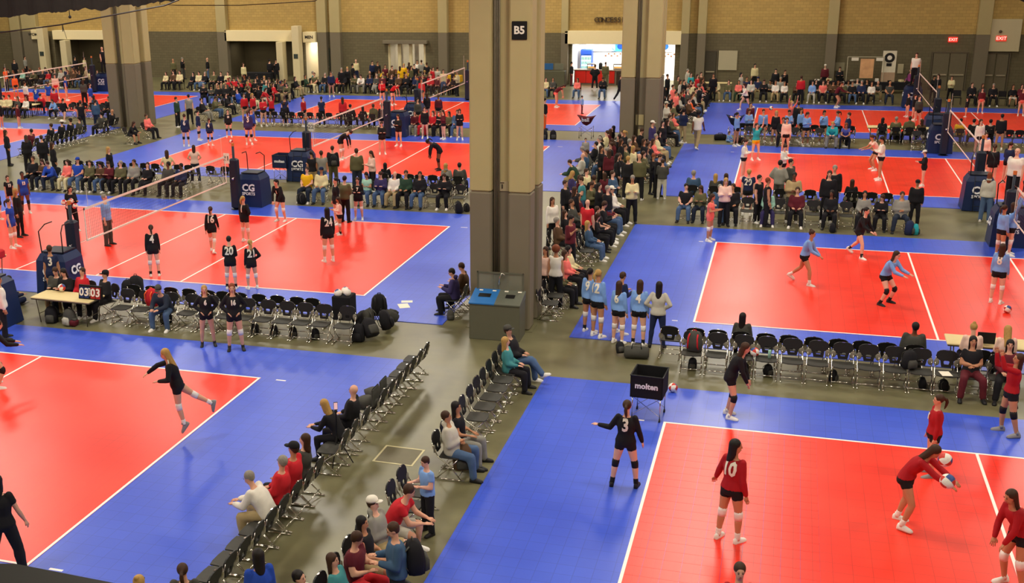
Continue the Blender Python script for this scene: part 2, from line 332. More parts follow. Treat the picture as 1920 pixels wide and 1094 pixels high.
for u, hh, ww, lb in ((1107, .42, .6, 'silver popcorn warmer on the snack counter'), (1124, .5, .28, 'black coffee urn on the snack counter'), (1160, .42, .9, 'glass food warmer at the right end of the snack counter')):
    r = empty('food_warmer' if 'warmer' in lb else 'coffee_urn', (x0 + cu(u), YF + .45, 1.06), 0, lb, 'appliance'); b = MB()
    if 'urn' in lb: b.tube([(0, 0, 0), (0, 0, .1), (0, 0, .4), (0, 0, .46), (0, 0, .5)], [.12, .14, .14, .1, .03], 10); b.build('urn_body', M_black, r, smooth=True)
    else:
        b.box((-ww / 2, -.18, 0), (ww / 2, .18, .08), .01); b.box((-ww / 2, -.18, hh - .08), (ww / 2, .18, hh), .01)
        for q in (-1, 1): b.box((q * (ww / 2 - .02) - .02, -.16, .08), (q * (ww / 2 - .02) + .02, .16, hh - .08))
        b.build('warmer_frame', mat('steel', '#b8b4a8', .3, 1), r); b = MB(); b.box((-ww / 2 + .05, -.1, .09), (ww / 2 - .05, .1, .2), .03); b.build('food', mat('warm_food', '#e8b060', .6, emit=.4), r)
# CONCESSIONS lettering, standing off the wall
lt = empty('wall_lettering', (onY(1115, 40, YF)[0], YF - .12, onY(1115, 42, YF)[1]), 0, 'dark raised letters spelling CONCESSIONS high on the tan wall', 'sign')
wd = onY(1172, 40, YF)[0] - onY(1115, 40, YF)[0]
for i, ch in enumerate('CONCESSIONS'):
    text_on(ch, .5, MAT((.15 + i * wd / 8.1, 0, .17), (1, 0, 0), (0, 0, 1)), mat('letter_dark', '#4a3a28', .5), lt, 'letter', ext=.04, bold=.008)
# ------------------------------------------------------------------ wall furniture
def panel(name, u0, v0, u1, v1, col, label, cat, dep=.08, extra=None, emit=0):
    x0, x1, z0, z1 = bw(u0, v0, u1, v1, YF - dep); r = empty(name, ((x0 + x1) / 2, YF - dep, z0), 0, label, cat); b = MB(); b.box((-(x1 - x0) / 2, 0, 0), ((x1 - x0) / 2, dep - .005, z1 - z0), .01); b.build('panel', mat('panel_' + col[1:], col, .7, noise=.03, emit=emit), r); return r, (x1 - x0) / 2, z1 - z0
panel('white_board', 1348, 95, 1381, 132, '#b3aa8c', 'large pale panel standing against the wall behind the right court', 'panel', .1)
r, w2, hh = panel('wall_panel', 1846, 36, 1910, 97, '#c8bd96', 'big cream wall panel with a small EXIT sign, top right', 'panel', .25)
b = MB(); b.box((-.32, -.06, hh * .32), (.32, 0, hh * .32 + .36), .01); e_ = b.build('exit_sign', mat('exit_red', '#d8402c', .4, emit=.6), r); text_on('EXIT', .3, MAT((0, -.065, hh * .32 + .18), (1, 0, 0), (0, 0, 1)), mat('exit_letter', '#ffd8c8', .4, emit=1), r)
b = MB(); b.ball((-.1, -.05, hh * .62), .1); b.build('camera_dome', M_dark, r, smooth=True)
r, w2, hh = panel('exit_sign', 1779, 70, 1795, 79, '#c82018', 'small red lit EXIT sign over the grey double doors', 'exit sign', .1, emit=3)
text_on('EXIT', .26, MAT((0, -.01, hh / 2), (1, 0, 0), (0, 0, 1)), mat('exit_letter', '#ffd8c8', .4, emit=1), r)
for i, (u0, u1) in enumerate(((1750, 1814), (1845, 1893), (607, 619), (1322, 1344))):
    x0, x1, z0, z1 = bw(u0, 102, u1, 102, YF - .1); z1 = 2.45; n = 2 if i < 2 else 1; r = empty('door_%d' % (i + 1), ((x0 + x1) / 2, YF - .1, 0)); r['kind'] = 'structure'
    r['label'] = ['grey double doors with push bars under the EXIT sign', 'grey double doors with push bars at the far right', 'dark green door between two wall pilasters', 'plain dark door right of the snack bar'][i]
    w_ = (x1 - x0) / n; cm = mat('door_grey', '#6b624c', .6) if i < 2 else mat('door_dark%d' % i, '#3f463a' if i == 2 else '#4a4436', .6)
    for q in range(n):
        a_ = -(x1 - x0) / 2 + q * w_; b = MB(); b.box((a_ + .03, -.0, 0), (a_ + w_ - .03, .09, z1), .01); lf = b.build('leaf', cm, r)
        b = MB(); b.box((a_ + .1, -.08, 1.0), (a_ + w_ - .1, -.02, 1.09), .01); b.build('push_bar', mat('bar_bright', '#cfc6a8', .3, .8), lf)
    b = MB(); b.box((-(x1 - x0) / 2 - .08, -.02, 0), (-(x1 - x0) / 2, .1, z1 + .08)); b.box(((x1 - x0) / 2, -.02, 0), ((x1 - x0) / 2 + .08, .1, z1 + .08)); b.box((-(x1 - x0) / 2, -.02, z1), ((x1 - x0) / 2, .1, z1 + .08)); b.build('door_frame', M_dark, r)
# lobby door frame and posts
x0, x1 = XO[3][0], XO[3][1]; b = MB(); b.box((x0 - .25, YF - .5, 2.85), (x1 + .25, YF - .01, 3.1), .02); st(b.build('trim_4', M_colg))
gl = empty('window_1', ((x0 + x1) / 2, YF + .15, 0)); gl['kind'] = 'structure'; gl['label'] = 'glazed lobby entrance between light posts'
b = MB(); w2 = (x1 - x0) / 2
for q in (-1, -.42, .18, .95): b.box((q * w2 - .1, -.1, 0), (q * w2 + .12, .1, 2.85), .01)
b.build('window_frame', M_ccol, gl)
gm = mat('door_glass', '#a8a090', .08, noise=0, alpha=.35)
for a_, c_ in ((-.98, -.42), (-.4, .18), (.2, .93)): b = MB(); b.box((a_ * w2 + .12, -.01, .1), (c_ * w2 - .1, .01, 2.8)); b.build('glass_pane', gm, gl)
b = MB()
for k in (0, 1): b.box((-1.2 + k * 1.3, 1.5, 0), (-.9 + k * 1.3, 1.7, 2.8))
b.build('lobby_mullion', mat('lobby_grey', '#6a5e4c'), gl)
# posters at the right of the back wall
x0, x1, z0, z1 = bw(1590, 108, 1655, 145, YF - 2.2); r = empty('display_frame', ((x0 + x1) / 2, YF - 2.2, 0), 0, 'thin pale pipe frame behind the long merchandise table', 'frame'); w2 = (x1 - x0) / 2; b = MB()
b.tube([(-w2, 0, 0), (-w2, 0, 2.35)], .025, 6); b.tube([(w2, 0, 0), (w2, 0, 2.35)], .025, 6); b.tube([(-w2, 0, 2.35), (w2, 0, 2.35)], .025, 6); b.build('pipe', mat('pale_pipe', '#bdb59a', .5), r)
for q, s_ in ((-.6, .38), (.75, .4)): b = MB(); b.box((q * w2 - .22, -.03, 2.1), (q * w2 + .22, -.01, 2.3)); b.build('paper_sign', M_white, r)
b = MB(); w2 = .42; b.box((-w2, 0, 0), (w2, .03, 1.25)); r = b.build('poster', mat('orange_poster', '#f0a878', .6, noise=.5, scale=2.2), loc=(onY(1626, 120, YF - 2.3)[0], YF - 2.3, .98), label='orange and cream picture poster hanging over the merchandise table', cat='poster')
r = empty('banner_stand', (onY(1667, 120, YF - 2.1)[0], YF - 2.1, 0), 0, 'tall white pull up banner with a black round emblem', 'banner')
b = MB(); b.box((-.42, 0, .1), (.42, .02, 2.75)); b.build('banner_sheet', mat('banner_white', '#ded6bc', .6), r); b = MB(); b.box((-.42, -.01, .2), (.42, 0, 1.35)); b.build('tan_field', mat('banner_tan', '#b3977a'), r)
b = MB(); b.tube([(0, -.004, 2.3), (0, -.02, 2.3)], .32, 20); b.box((-.16, -.02, 1.75), (.16, -.004, 1.95)); b.build('emblem', M_black, r); b = MB(); b.tube([(0, -.022, 2.3), (0, -.03, 2.3)], .15, 16); b.build('emblem_centre', M_white, r); b = MB(); b.box((-.45, -.1, 0), (.45, .12, .1), .02); b.build('base', M_black, r)
panel('notice_board', 1565, 117, 1583, 133, '#8d8669', 'grey notice sheet beside the right wall pilaster', 'notice', .04)
panel('notice', 1684, 120, 1693, 138, '#c2b894', 'narrow pale notice right of the pull up banner', 'notice', .04)
# recycling bins by the wall near the snack bar
r = empty('waste_station', (onY(1038, 150, YF - 1.3)[0], YF - 1.6, 0), 0, 'grey twin waste station with blue posters left of the snack bar', 'bin')
b = MB(); b.box((-.85, 0, 0), (.85, .7, 1.1), .03); b.build('cabinet', mat('bin_grey', '#55533f', .6), r)
for q, c_ in ((-.4, '#2c5a8c'), (.35, '#6a6a58')): b = MB(); b.box((q - .33, .4, 1.15), (q + .33, .45, 1.6), .01); b.build('poster', mat('bin_poster' + c_[1:], c_), r)
# ceiling lamps (the hall's high bays)
M_lamp = mat('lamp_diffuser', '#fff2d8', .4, noise=0, emit=6)
lm = MB(); lm.box((-1.5, -1.5, .0), (1.5, 1.5, .06), .01); lmh = lm.mesh('housing', M_dark); lm = MB(); lm.box((-1.4, -1.4, -.02), (1.4, 1.4, 0)); lmd = lm.mesh('diffuser', M_lamp); lm = MB(); lm.tube([(0, 0, .06), (0, 0, .5)], .03, 6); lms = lm.mesh('stem', M_dark)
for x, y in LAMPS:
    r = empty('ceiling_lamp', (x, y, CEIL - .5), 0, 'square high bay ceiling lamp hanging over the courts', 'lamp', 'high bay lamps under the ceiling'); put('housing', lmh, r); put('diffuser', lmd, r); put('stem', lms, r)
# ================================================================== PEOPLE: skeleton, body, clothes
V3 = Vector
def nv(t): return Vector(t).normalized()
# a pose: s = spine direction, hd = head direction/face turn, aR/aL = (upper arm, forearm) and lR/lL = (thigh, shin) as (outward, forward, up)
POSES = {
 'stand': dict(aR=((.14, .02, -1), (.06, .22, -1)), aL=((.14, -.02, -1), (.06, .16, -1)), lR=((.08, 0, -1), (.03, -.05, -1)), lL=((.08, .03, -1), (.03, -.02, -1))),
 'cross': dict(aR=((.22, .18, -1), (-.9, .75, .12)), aL=((.22, .18, -1), (-.9, .8, .02)), lR=((.1, 0, -1), (.06, -.04, -1)), lL=((.1, .05, -1), (.05, -.05, -1))),
 'hips': dict(aR=((.62, -.22, -1), (-.62, .45, -.55)), aL=((.62, -.22, -1), (-.62, .45, -.55)), lR=((.12, 0, -1), (.06, -.04, -1)), lL=((.12, .06, -1), (.08, -.04, -1))),
 'hip1': dict(aR=((.62, -.22, -1), (-.62, .45, -.55)), aL=((.12, 0, -1), (.06, .2, -1)), lR=((.12, 0, -1), (.06, -.04, -1)), lL=((.1, .1, -1), (.02, -.02, -1))),
 'hold': dict(s=(0, .03, 1), hd=(0, .35, 1), aR=((.16, .12, -1), (-.35, 1, .25)), aL=((.16, .12, -1), (-.35, 1, .25)), lR=((.08, 0, -1), (.03, -.04, -1)), lL=((.1, .06, -1), (.04, -.06, -1))),
 'phone': dict(hd=(0, .25, 1), aR=((.14, .2, -1), (-.15, .7, .75)), aL=((.14, .0, -1), (.06, .2, -1)), lR=((.08, 0, -1), (.03, -.04, -1)), lL=((.1, .1, -1), (.04, -.06, -1))),
 'walk': dict(s=(0, .08, 1), aR=((.12, .4, -1), (.0, .65, -1)), aL=((.12, -.35, -1), (.05, -.05, -1)), lR=((.05, -.35, -1), (.03, -.62, -1)), lL=((.05, .42, -1), (.03, .1, -1))),
 'ready': dict(s=(0, .6, 1), hd=(0, .1, 1), aR=((.15, .75, -1), (-.12, 1, -.25)), aL=((.15, .75, -1), (-.12, 1, -.25)), lR=((.28, .55, -1), (.05, -.45, -1)), lL=((.28, .6, -1), (.08, -.42, -1))),
 'kneesbend': dict(s=(0, 1.3, .75), hd=(0, 1, .5), aR=((.1, .35, -1), (-.05, .1, -1)), aL=((.1, .35, -1), (-.05, .1, -1)), lR=((.16, .12, -1), (.05, -.12, -1)), lL=((.16, .16, -1), (.05, -.12, -1))),
 'armup': dict(s=(0, .03, 1), hd=(0, -.2, 1), aR=((.25, .3, 1), (.0, .25, 1)), aL=((.3, .4, .9), (-.1, .3, 1)), lR=((.1, 0, -1), (.05, -.04, -1)), lL=((.1, .15, -1), (.05, -.1, -1))),
 'run': dict(s=(0, .4, 1), hd=(0, .1, 1), aR=((.15, -.4, -1), (0, .55, -.8)), aL=((.15, .5, -1), (-.1, 1, .0)), lR=((.08, .75, -1), (0, .1, -1)), lL=((.1, -.3, -1), (.05, -.8, -.55))),
 # seated
 'lap': dict(seat=1, s=(0, -.1, 1), aR=((.2, .2, -1), (-.45, 1, -.22)), aL=((.2, .2, -1), (-.45, 1, -.22)), lR=((.2, 1, -.03), (.05, .05, -1)), lL=((.2, 1, -.03), (.05, .1, -1))),
 'arms': dict(seat=1, s=(0, -.16, 1), aR=((.22, .15, -1), (-.9, .75, .12)), aL=((.22, .15, -1), (-.9, .8, .0)), lR=((.26, 1, -.02), (.1, .12, -1)), lL=((.26, 1, -.02), (.08, .0, -1))),
 'lean': dict(seat=1, s=(0, .65, 1), hd=(0, .2, 1), aR=((.15, .5, -1), (-.5, 1, -.1)), aL=((.15, .5, -1), (-.5, 1, -.1)), lR=((.3, 1, -.03), (.0, .02, -1)), lL=((.3, 1, -.03), (.0, -.1, -1))),
 'look': dict(seat=1, s=(0, .05, 1), hd=(0, .55, 1), aR=((.16, .25, -1), (-.4, 1, .3)), aL=((.16, .25, -1), (-.4, 1, .3)), lR=((.15, 1, -.03), (.05, -.1, -1)), lL=((.15, 1, -.03), (.03, -.15, -1))),
 'legx': dict(seat=1, s=(0, -.22, 1), aR=((.2, .22, -1), (-.5, 1, -.1)), aL=((.2, .22, -1), (-.45, 1, -.15)), lR=((-.12, 1, .18), (.05, .75, -.9)), lL=((.1, 1, -.05), (0, .1, -1))),
 'wide': dict(seat=1, s=(0, .12, 1), aR=((.25, .4, -1), (-.55, .8, -.35)), aL=((.25, .4, -1), (-.55, .8, -.35)), lR=((.45, 1, -.03), (.08, -.05, -1)), lL=((.45, 1, -.03), (.08, .0, -1))),
 'floor': dict(seat=2, s=(0, .25, 1), hd=(0, .2, 1), aR=((.15, .45, -1), (-.3, 1, -.1)), aL=((.15, .45, -1), (-.3, 1, -.1)), lR=((.6, 1, .3), (-.9, .3, -.45)), lL=((.6, 1, .3), (-.9, .2, -.45))),
}
def skel(P, sex='f', H=1.7, twist=0, turn=0):
    k = H / 1.7; sw = .15 if sex == 'f' else .172; J = {}
    s = nv(P.get('s', (0, 0, 1))); sl = (s + V3((0, 0, 1.2 if not P.get('seat') else .5))).normalized()
    Rt = Matrix.Rotation(twist, 3, 'Z'); r = Rt @ V3((1, 0, 0))
    pel = V3((0, 0, 0)); wa = pel + sl * .15; ne = wa + s * .36; ch = wa + s * .2
    fwd = s.cross(r) * -1; fwd = (r.cross(s) * -1).normalized(); r = (s.cross(fwd) * -1).normalized()
    J.update(pel=pel, wa=wa, ch=ch, ne=ne, s=s, sl=sl, r=r, f=fwd)
    hd = nv(P.get('hd', s if not P.get('hd') else (0, 0, 1))); hd = (hd + s * .35).normalized()
    J['hd'] = hd; J['hc'] = ne + s * .022 + hd * .128
    Rr = Matrix.Rotation(turn, 3, 'Z'); fr = Rr @ (fwd if abs(fwd.z) < .9 else V3((0, 1, 0))); fr = (fr - hd * fr.dot(hd)).normalized(); J['hf'] = fr; J['hr'] = fr.cross(hd).normalized()
    for sd, sg in (('R', 1), ('L', -1)):
        def D(t): return nv((t[0] * sg, t[1], t[2]))
        sh = ne - s * .072 + r * sg * sw; J['sh' + sd] = sh
        u, fo = P['a' + sd]; Ru = Rt
        el = sh + (Ru @ D(u)) * .285; wr = el + (Ru @ D(fo)) * .245; J['el' + sd] = el; J['wr' + sd] = wr; J['hn' + sd] = (Ru @ D(fo))
        th, sn = P['l' + sd]; hp = pel + V3((sg * .088, 0, -.05)); kn = hp + D(th) * .42; an = kn + D(sn) * .405
        J['hp' + sd] = hp; J['kn' + sd] = kn; J['an' + sd] = an
        sd_ = D(sn); ft = V3((sg * .12, 1, 0)) if sd_.z < -.75 else V3((sg * .05, 1, 0)) - V3((0, 0, 1)) * .0
        ft = (ft - sd_ * ft.dot(sd_) * (.0 if sd_.z < -.86 else .75)).normalized(); J['ft' + sd] = P.get('f' + sd) and nv(P['f' + sd]) or ft
    if P.get('seat') == 1: dz = .545
    elif P.get('seat') == 2: dz = .13
    else: dz = -min(min(J['anR'].z, (J['anR'] + J['ftR'] * .15).z), min(J['anL'].z, (J['anL'] + J['ftL'] * .15).z)) + .085
    for key in list(J):
        if key[:2] in ('pe', 'wa', 'ch', 'ne', 'hc', 'sh', 'el', 'wr', 'hp', 'kn', 'an'): J[key] = (J[key] + V3((0, 0, dz))) * k
    J['k'] = k; J['sw'] = sw; J['sex'] = sex; return J
def ering(c, r, f, rx, ry, n=14): return [c + r * (math.cos(2 * math.pi * j / n) * rx) + f * (math.sin(2 * math.pi * j / n) * ry) for j in range(n)]
def torso(b, J, g=0.0, lo=-.13, hi=.5, fat=1.0, shoulders=True, loose=0):
    k = J['k']; F = J['sex'] == 'f'
    prof = [(-.13, .13, .09), (-.08, .168, .118), (-.02, .175, .125), (.06, .15, .11), (.13, .128, .095), (.2, .138, .102), (.28, .152, .112), (.35, .146, .105), (.405, .128, .088), (.45, .084, .064), (.5, .05, .05)] if F else \
           [(-.13, .13, .095), (-.08, .165, .12), (-.02, .17, .125), (.06, .16, .118), (.13, .155, .112), (.2, .162, .116), (.28, .178, .122), (.35, .17, .116), (.405, .148, .098), (.45, .096, .072), (.5, .056, .055)]
    R = []
    for t, rx, ry in prof:
        if t < lo - 1e-6 or t > hi + 1e-6: continue
        if t < .15: q = (t + .0) / .15; c = J['pel'] + J['sl'] * t * k; fr = V3((0, 1, 0)); rr = (V3((1, 0, 0)) * (1 - max(0, q)) + J['r'] * max(0, q)).normalized(); ff = (J['f'] * max(0, q) + V3((0, 1, 0)) * (1 - max(0, q))).normalized()
        else: c = J['wa'] + J['s'] * (t - .15) * k; rr = J['r']; ff = J['f']
        e = g + loose * (1 if t < .3 else .4); R.append(ering(c, rr, ff, (rx * fat + e) * k, (ry * fat + e) * k))
    b.loft(R)
    if shoulders and hi > .4:
        for sd in 'RL': b.ball(J['sh' + sd] - J['s'] * .005, (.046 + g * .7) * k, 10, 6)
def limb(b, a, c, r0, r1, r2, bulge=.5, n=10, t1=1.0, mid=.4):
    p = a + (c - a) * mid * t1; e = a + (c - a) * t1; rr = r0 + (r2 - r0) * t1 if t1 < 1 else r2
    b.tube([a, p, e], [r0, r1, rr], n); 
def arm(b, J, sd, g=0, up=1.0, lo=1.0, fat=1.0):
    fat = min(fat, 1.04)
    k = J['k']; m_ = fat * (1.0 if J['sex'] == 'f' else 1.18)
    a, e, w_ = J['sh' + sd], J['el' + sd], J['wr' + sd]
    def r(x): return (x * m_ + g) * k
    p1 = a + (e - a) * up; b.ball(a, r(.044), 10, 6); b.tube([a, a + (e - a) * min(.45, up), p1], [r(.044), r(.044), r(.045 - .008 * up)], 10)
    if up >= 1 and lo > 0:
        b.ball(e, r(.039), 10, 6); q = e + (w_ - e) * lo; b.tube([e, e + (w_ - e) * .3 * lo, q], [r(.037), r(.039), r(.037 - .012 * lo)], 10); b.ball(q, r(.037 - .012 * lo), 8, 4)
def leg(b, J, sd, g=0, up=1.0, lo=1.0, fat=1.0, loose=0):
    k = J['k']; a, e, w_ = J['hp' + sd], J['kn' + sd], J['an' + sd]
    def r(x, l=0): return (x * fat + g + l) * k
    b.ball(a, r(.088), 12, 6); p1 = a + (e - a) * up; b.tube([a, a + (e - a) * .4 * up, p1], [r(.088), r(.08), r(.085 - .031 * up, loose)], 12)
    if up >= 1:
        b.ball(e, r(.054, loose), 10, 6)
        if lo > 0: q = e + (w_ - e) * lo; b.tube([e, e + (w_ - e) * .28 * lo, e + (w_ - e) * .6 * lo, q], [r(.052, loose), r(.058, loose), r(.046, loose), r(.036 if lo >= 1 else .046, loose)], 10); b.ball(q, r(.036 if lo >= 1 else .046, loose), 8, 4)
def hand(b, J, sd, n=5):
    k = J['k']; w_ = J['wr' + sd]; d = J['hn' + sd]; sg = 1 if sd == 'R' else -1
    side = d.cross(V3((0, 0, 1))) if abs(d.z) < .9 else V3((0, 1, 0)); side.normalize()
    if abs(d.z) >= .9: side = V3((0, 1, 0))
    nrm = d.cross(side).normalized()
    if nrm.z > .2: nrm = -nrm
    up = side
    b.tube([w_ - d * .02 * k, w_ + d * .02 * k, w_ + d * .06 * k, w_ + d * .088 * k], [.026 * k, .034 * k, .041 * k, .038 * k], 8, side=up, flat=.42)
    for i, (o, L, sp) in enumerate(((-.03, .062, -.12), (-.01, .074, -.03), (.01, .07, .04), (.03, .055, .13))):
        p = w_ + d * .08 * k + up * o * k; dd = (d + up * sp).normalized(); q = p + dd * L * .5 * k; dd2 = (dd + nrm * .55).normalized()
        b.tube([p - dd * .012 * k, q, q + dd2 * L * .5 * k], [.0095 * k, .0085 * k, .0065 * k], n)
    p = w_ + d * .025 * k - up * .03 * k; dd = (d - up * .8).normalized(); q = p + dd * .035 * k; b.tube([p, q, q + (d * .9 + nrm * .3).normalized() * .03 * k], [.012 * k, .0105 * k, .008 * k], n)
def head(b, J):
    k = J['k']; c = J['hc']; r, f, u = J['hr'], J['hf'], J['hd']; M = Matrix((r, f, u)).transposed()
    b.ball(c + (u * .022 - f * .008) * k, (.073 * k, .091 * k, .092 * k), 14, 10, M); b.ball(c + (u * -.045 + f * .018) * k, (.056 * k, .066 * k, .068 * k), 12, 8, M)
    b.tube([c + (f * .075 + u * .012) * k, c + (f * .103 - u * .02) * k, c + (f * .08 - u * .032) * k], [.008 * k, .014 * k, .01 * k], 6)
    for s_ in (-1, 1): b.ball(c + (r * s_ * .073 - f * .005) * k, (.01 * k, .02 * k, .03 * k), 8, 5, M)
    b.tube([J['ne'] - J['s'] * .03 * k, c - (u * .06 + f * .012) * k], [.056 * k, .05 * k], 10)
WS = bpy.data.scenes.new('workshop')
def remesh(b, vox, name, mats, sm=2):
    me = bpy.data.meshes.new('tmp'); me.from_pydata(b.v, [], b.f); o = bpy.data.objects.new('tmp', me); WS.collection.objects.link(o)
    md = o.modifiers.new('r', 'REMESH'); md.mode = 'VOXEL'; md.voxel_size = vox
    if sm: sd = o.modifiers.new('s', 'SMOOTH'); sd.factor = .5; sd.iterations = sm
    WS.view_layers[0].update(); dg = WS.view_layers[0].depsgraph; out = bpy.data.meshes.new_from_object(o.evaluated_get(dg)); bpy.data.objects.remove(o); bpy.data.meshes.remove(me)
    out.name = name; out.materials.clear()
    for mm in (mats if isinstance(mats, (list, tuple)) else [mats]): out.materials.append(mm)
    out.polygons.foreach_set('use_smooth', [True] * len(out.polygons)); out.polygons.foreach_set('material_index', [0] * len(out.polygons)); return out
M_eye = mat('eye_dark', '#2a201a', .3, noise=0); M_lip = mat('lip_rose', '#a04a42', .5, noise=0)
def add_extra(me, J, fingers=True, face=True, fn=5):
    """fingers and face features joined to the one body mesh"""
    b = MB(); k = J['k']
    if fingers:
        for sd in 'RL': hand(b, J, sd, fn)
    nf = len(b.f); c = J['hc']; r, f, u = J['hr'], J['hf'], J['hd']; M = Matrix((r, f, u)).transposed()
    b.cur = 1
    if face:
        for s_ in (-1, 1):
            b.ball(c + (r * s_ * .03 + f * .083 + u * .008) * k, (.012 * k, .006 * k, .007 * k), 8, 4, M); b.ball(c + (r * s_ * .031 + f * .084 + u * .026) * k, (.018 * k, .005 * k, .0035 * k), 6, 4, M)
        b.cur = 2; b.ball(c + (f * .083 - u * .056) * k, (.022 * k, .007 * k, .006 * k), 8, 4, M)
    n0 = len(me.vertices); V = [tuple(v.co) for v in me.vertices]; F = [tuple(p.vertices) for p in me.polygons]; m0 = len(F)
    out = bpy.data.meshes.new(me.name); out.from_pydata(V + b.v, [], F + [tuple(i + n0 for i in q) for q in b.f])
    for mm in me.materials: out.materials.append(mm)
    out.polygons.foreach_set('material_index', [0] * m0 + b.m); out.polygons.foreach_set('use_smooth', [True] * len(out.polygons)); return out
def body_mesh(J, vox, skin, cov=(1, 1), fat=1.0, far=False):
    b = MB(); torso(b, J, -.012, fat=fat)
    for sd in 'RL': arm(b, J, sd, fat=fat); leg(b, J, sd, fat=min(fat, 1.1)); 
    for sd in 'RL':
        w_, d = J['wr' + sd], J['hn' + sd]; b.ball(w_ + d * .03, .03, 8, 4)
        a = J['an' + sd]; b.ball(a - V3((0, 0, .02)), .038, 8, 5)
    head(b, J); me = remesh(b, vox, 'body', [skin, M_eye, M_lip], 1); return add_extra(me, J, fingers=True, face=not far, fn=3 if far else 5)
def top_mesh(J, vox, m_, sleeve='long', g=.014, loose=0.0, fat=1.0, hood=False, hem=-.1):
    b = MB(); torso(b, J, g, lo=hem, hi=.466, fat=fat, loose=loose)
    up, lo = {'long': (1, .97), 'elbow': (1, .35), 'short': (.55, 0), 'cap': (.3, 0), 'none': (0.05, 0)}[sleeve]
    for sd in 'RL':
        arm(b, J, sd, g + loose * .5, up, lo, fat=fat)
    if hood: b.ball(J['ne'] - J['f'] * .06 + J['s'] * .02, (.1, .07, .06), 10, 6)
    return remesh(b, vox, 'top', m_, 1)
def bottom_mesh(J, vox, m_, kind='pants', fat=1.0):
    b = MB(); g, up, lo, lo2 = {'pants': (.012, 1, .97, .012), 'leggings': (.006, 1, .97, 0), 'shorts': (.012, .34, 0, 0), 'bermuda': (.018, .85, 0, .02), 'wide': (.02, 1, .97, .03)}[kind]
    torso(b, J, g - .002, lo=-.13, hi=.06, fat=fat, shoulders=False)
    for sd in 'RL':
        if kind == 'bermuda':
            a, e = J['hp' + sd], J['kn' + sd]; k = J['k']; b.ball(a, .1 * k, 12, 6); b.tube([a, a + (e - a) * .85], [.1 * k, .088 * k], 12)
        else: leg(b, J, sd, g, up, lo, fat=min(fat, 1.15), loose=lo2)
    return remesh(b, vox, 'bottoms', m_, 1)
def shoe_mesh(J, sd, m_, boot=False):
    b = MB(); k = J['k']; a = J['an' + sd]; f = J['ft' + sd]; d = (J['an' + sd] - J['kn' + sd]).normalized(); up = -d; up = (up - f * up.dot(f)).normalized(); r = f.cross(up)
    base = a - up * .062 * k
    def ring(t, w_, z0, z1): c = base + f * t * k; return [c + r * x * k + up * z * k for x, z in ((-w_, z0), (w_, z0), (w_ * 1.02, z0 + .3 * (z1 - z0)), (w_ * .8, z0 + .8 * (z1 - z0)), (w_ * .3, z1), (-w_ * .3, z1), (-w_ * .8, z0 + .8 * (z1 - z0)), (-w_ * 1.02, z0 + .3 * (z1 - z0)))]
    b.loft([ring(-.075, .022, -.012, .05), ring(-.06, .034, -.02, .085), ring(0, .038, -.02, .095), ring(.06, .042, -.02, .07), ring(.12, .047, -.02, .05), ring(.165, .04, -.02, .035), ring(.19, .02, -.014, .015)])
    b.tube([a - up * .02 * k, a + up * (.06 if not boot else .2) * k], [.043 * k, .042 * k], 8)
    return fixn(b.mesh('shoe', m_, True))
def band_mesh(a, c, t0, t1, r0, m_, name='knee_pad', n=10):
    b = MB(); p = a + (c - a) * t0; q = a + (c - a) * t1; b.tube([p, p + (q - p) * .15, p + (q - p) * .85, q], [r0 * .93, r0, r0 * .97, r0 * .86], n); return b.mesh(name, m_, True)
# hair, hats: in the frame of the head (x right, y face, z crown), scale 1
HAIRM = {}
def hair_lib(style, far=False):
    if (style, far) in HAIRM: return HAIRM[(style, far)]
    b = MB()
    def cap(): b.ball((0, -.02, .036), (.084, .095, .094), 14, 9)
    if style == 'short': cap(); b.ball((0, -.045, -.01), (.074, .06, .06), 10, 6)
    elif style in ('long', 'longer'):
        cap(); L = .2 if style == 'long' else .36
        b.loft([[V3((x, y, z)) for x, y in ((.088, .01), (.075, -.07), (.03, -.11), (-.03, -.11), (-.075, -.07), (-.088, .01), (-.06, -.02), (.06, -.02))] for z in (.04, 0, -.06, -.12)] + [[V3((x * .9, y - .0, z)) for x, y in ((.085, -.02), (.075, -.09), (.03, -.12), (-.03, -.12), (-.075, -.09), (-.085, -.02), (-.05, -.05), (.05, -.05))] for z in (-.12 - L * .4, -L)] + [[V3((x * .5, -.09 + y * .25, -L - .05)) for x, y in ((.085, .02), (.075, -.06), (.03, -.12), (-.03, -.12), (-.075, -.06), (-.085, .02), (-.05, .02), (.05, .02))]])
    elif style == 'tail': cap(); b.ball((0, -.112, .045), .026, 8, 5); b.tube([(0, -.11, .05), (0, -.15, .03), (0, -.165, -.04), (.01, -.15, -.13), (.012, -.13, -.2)], [.018, .03, .034, .026, .008], 8)
    elif style == 'bun': cap(); b.ball((0, -.07, .12), (.042, .042, .036), 8, 6)
    elif style == 'braid': cap(); b.tube([(0, -.1, .0), (0, -.135, -.06), (0, -.13, -.14), (0, -.12, -.22), (0, -.115, -.28)], [.03, .028, .024, .02, .008], 8)
    elif style == 'puff': b.ball((0, -.03, .04), (.12, .115, .12), 12, 8)
    me = remesh(b, .028 if far else .016, 'hair', M_black, 1); HAIRM[(style, far)] = me; return me
def cap_lib():
    if 'cap' in HAIRM: return HAIRM['cap']
    b = MB(); b.loft([ering(V3((0, -.008, z)), V3((1, 0, 0)), V3((0, 1, 0)), .088 * s_, .104 * s_, 14) for z, s_ in ((.04, 1), (.07, .99), (.1, .9), (.125, .68), (.138, .3))])
    b.loft([[V3((x * .07, .08 + y * .09, .042 - z)) for x, y in ((-1, 0), (-.85, .6), (-.4, 1), (.4, 1), (.85, .6), (1, 0))] for z in (0, .008)])
    me = b.mesh('cap', M_black, True); HAIRM['cap'] = me; return me
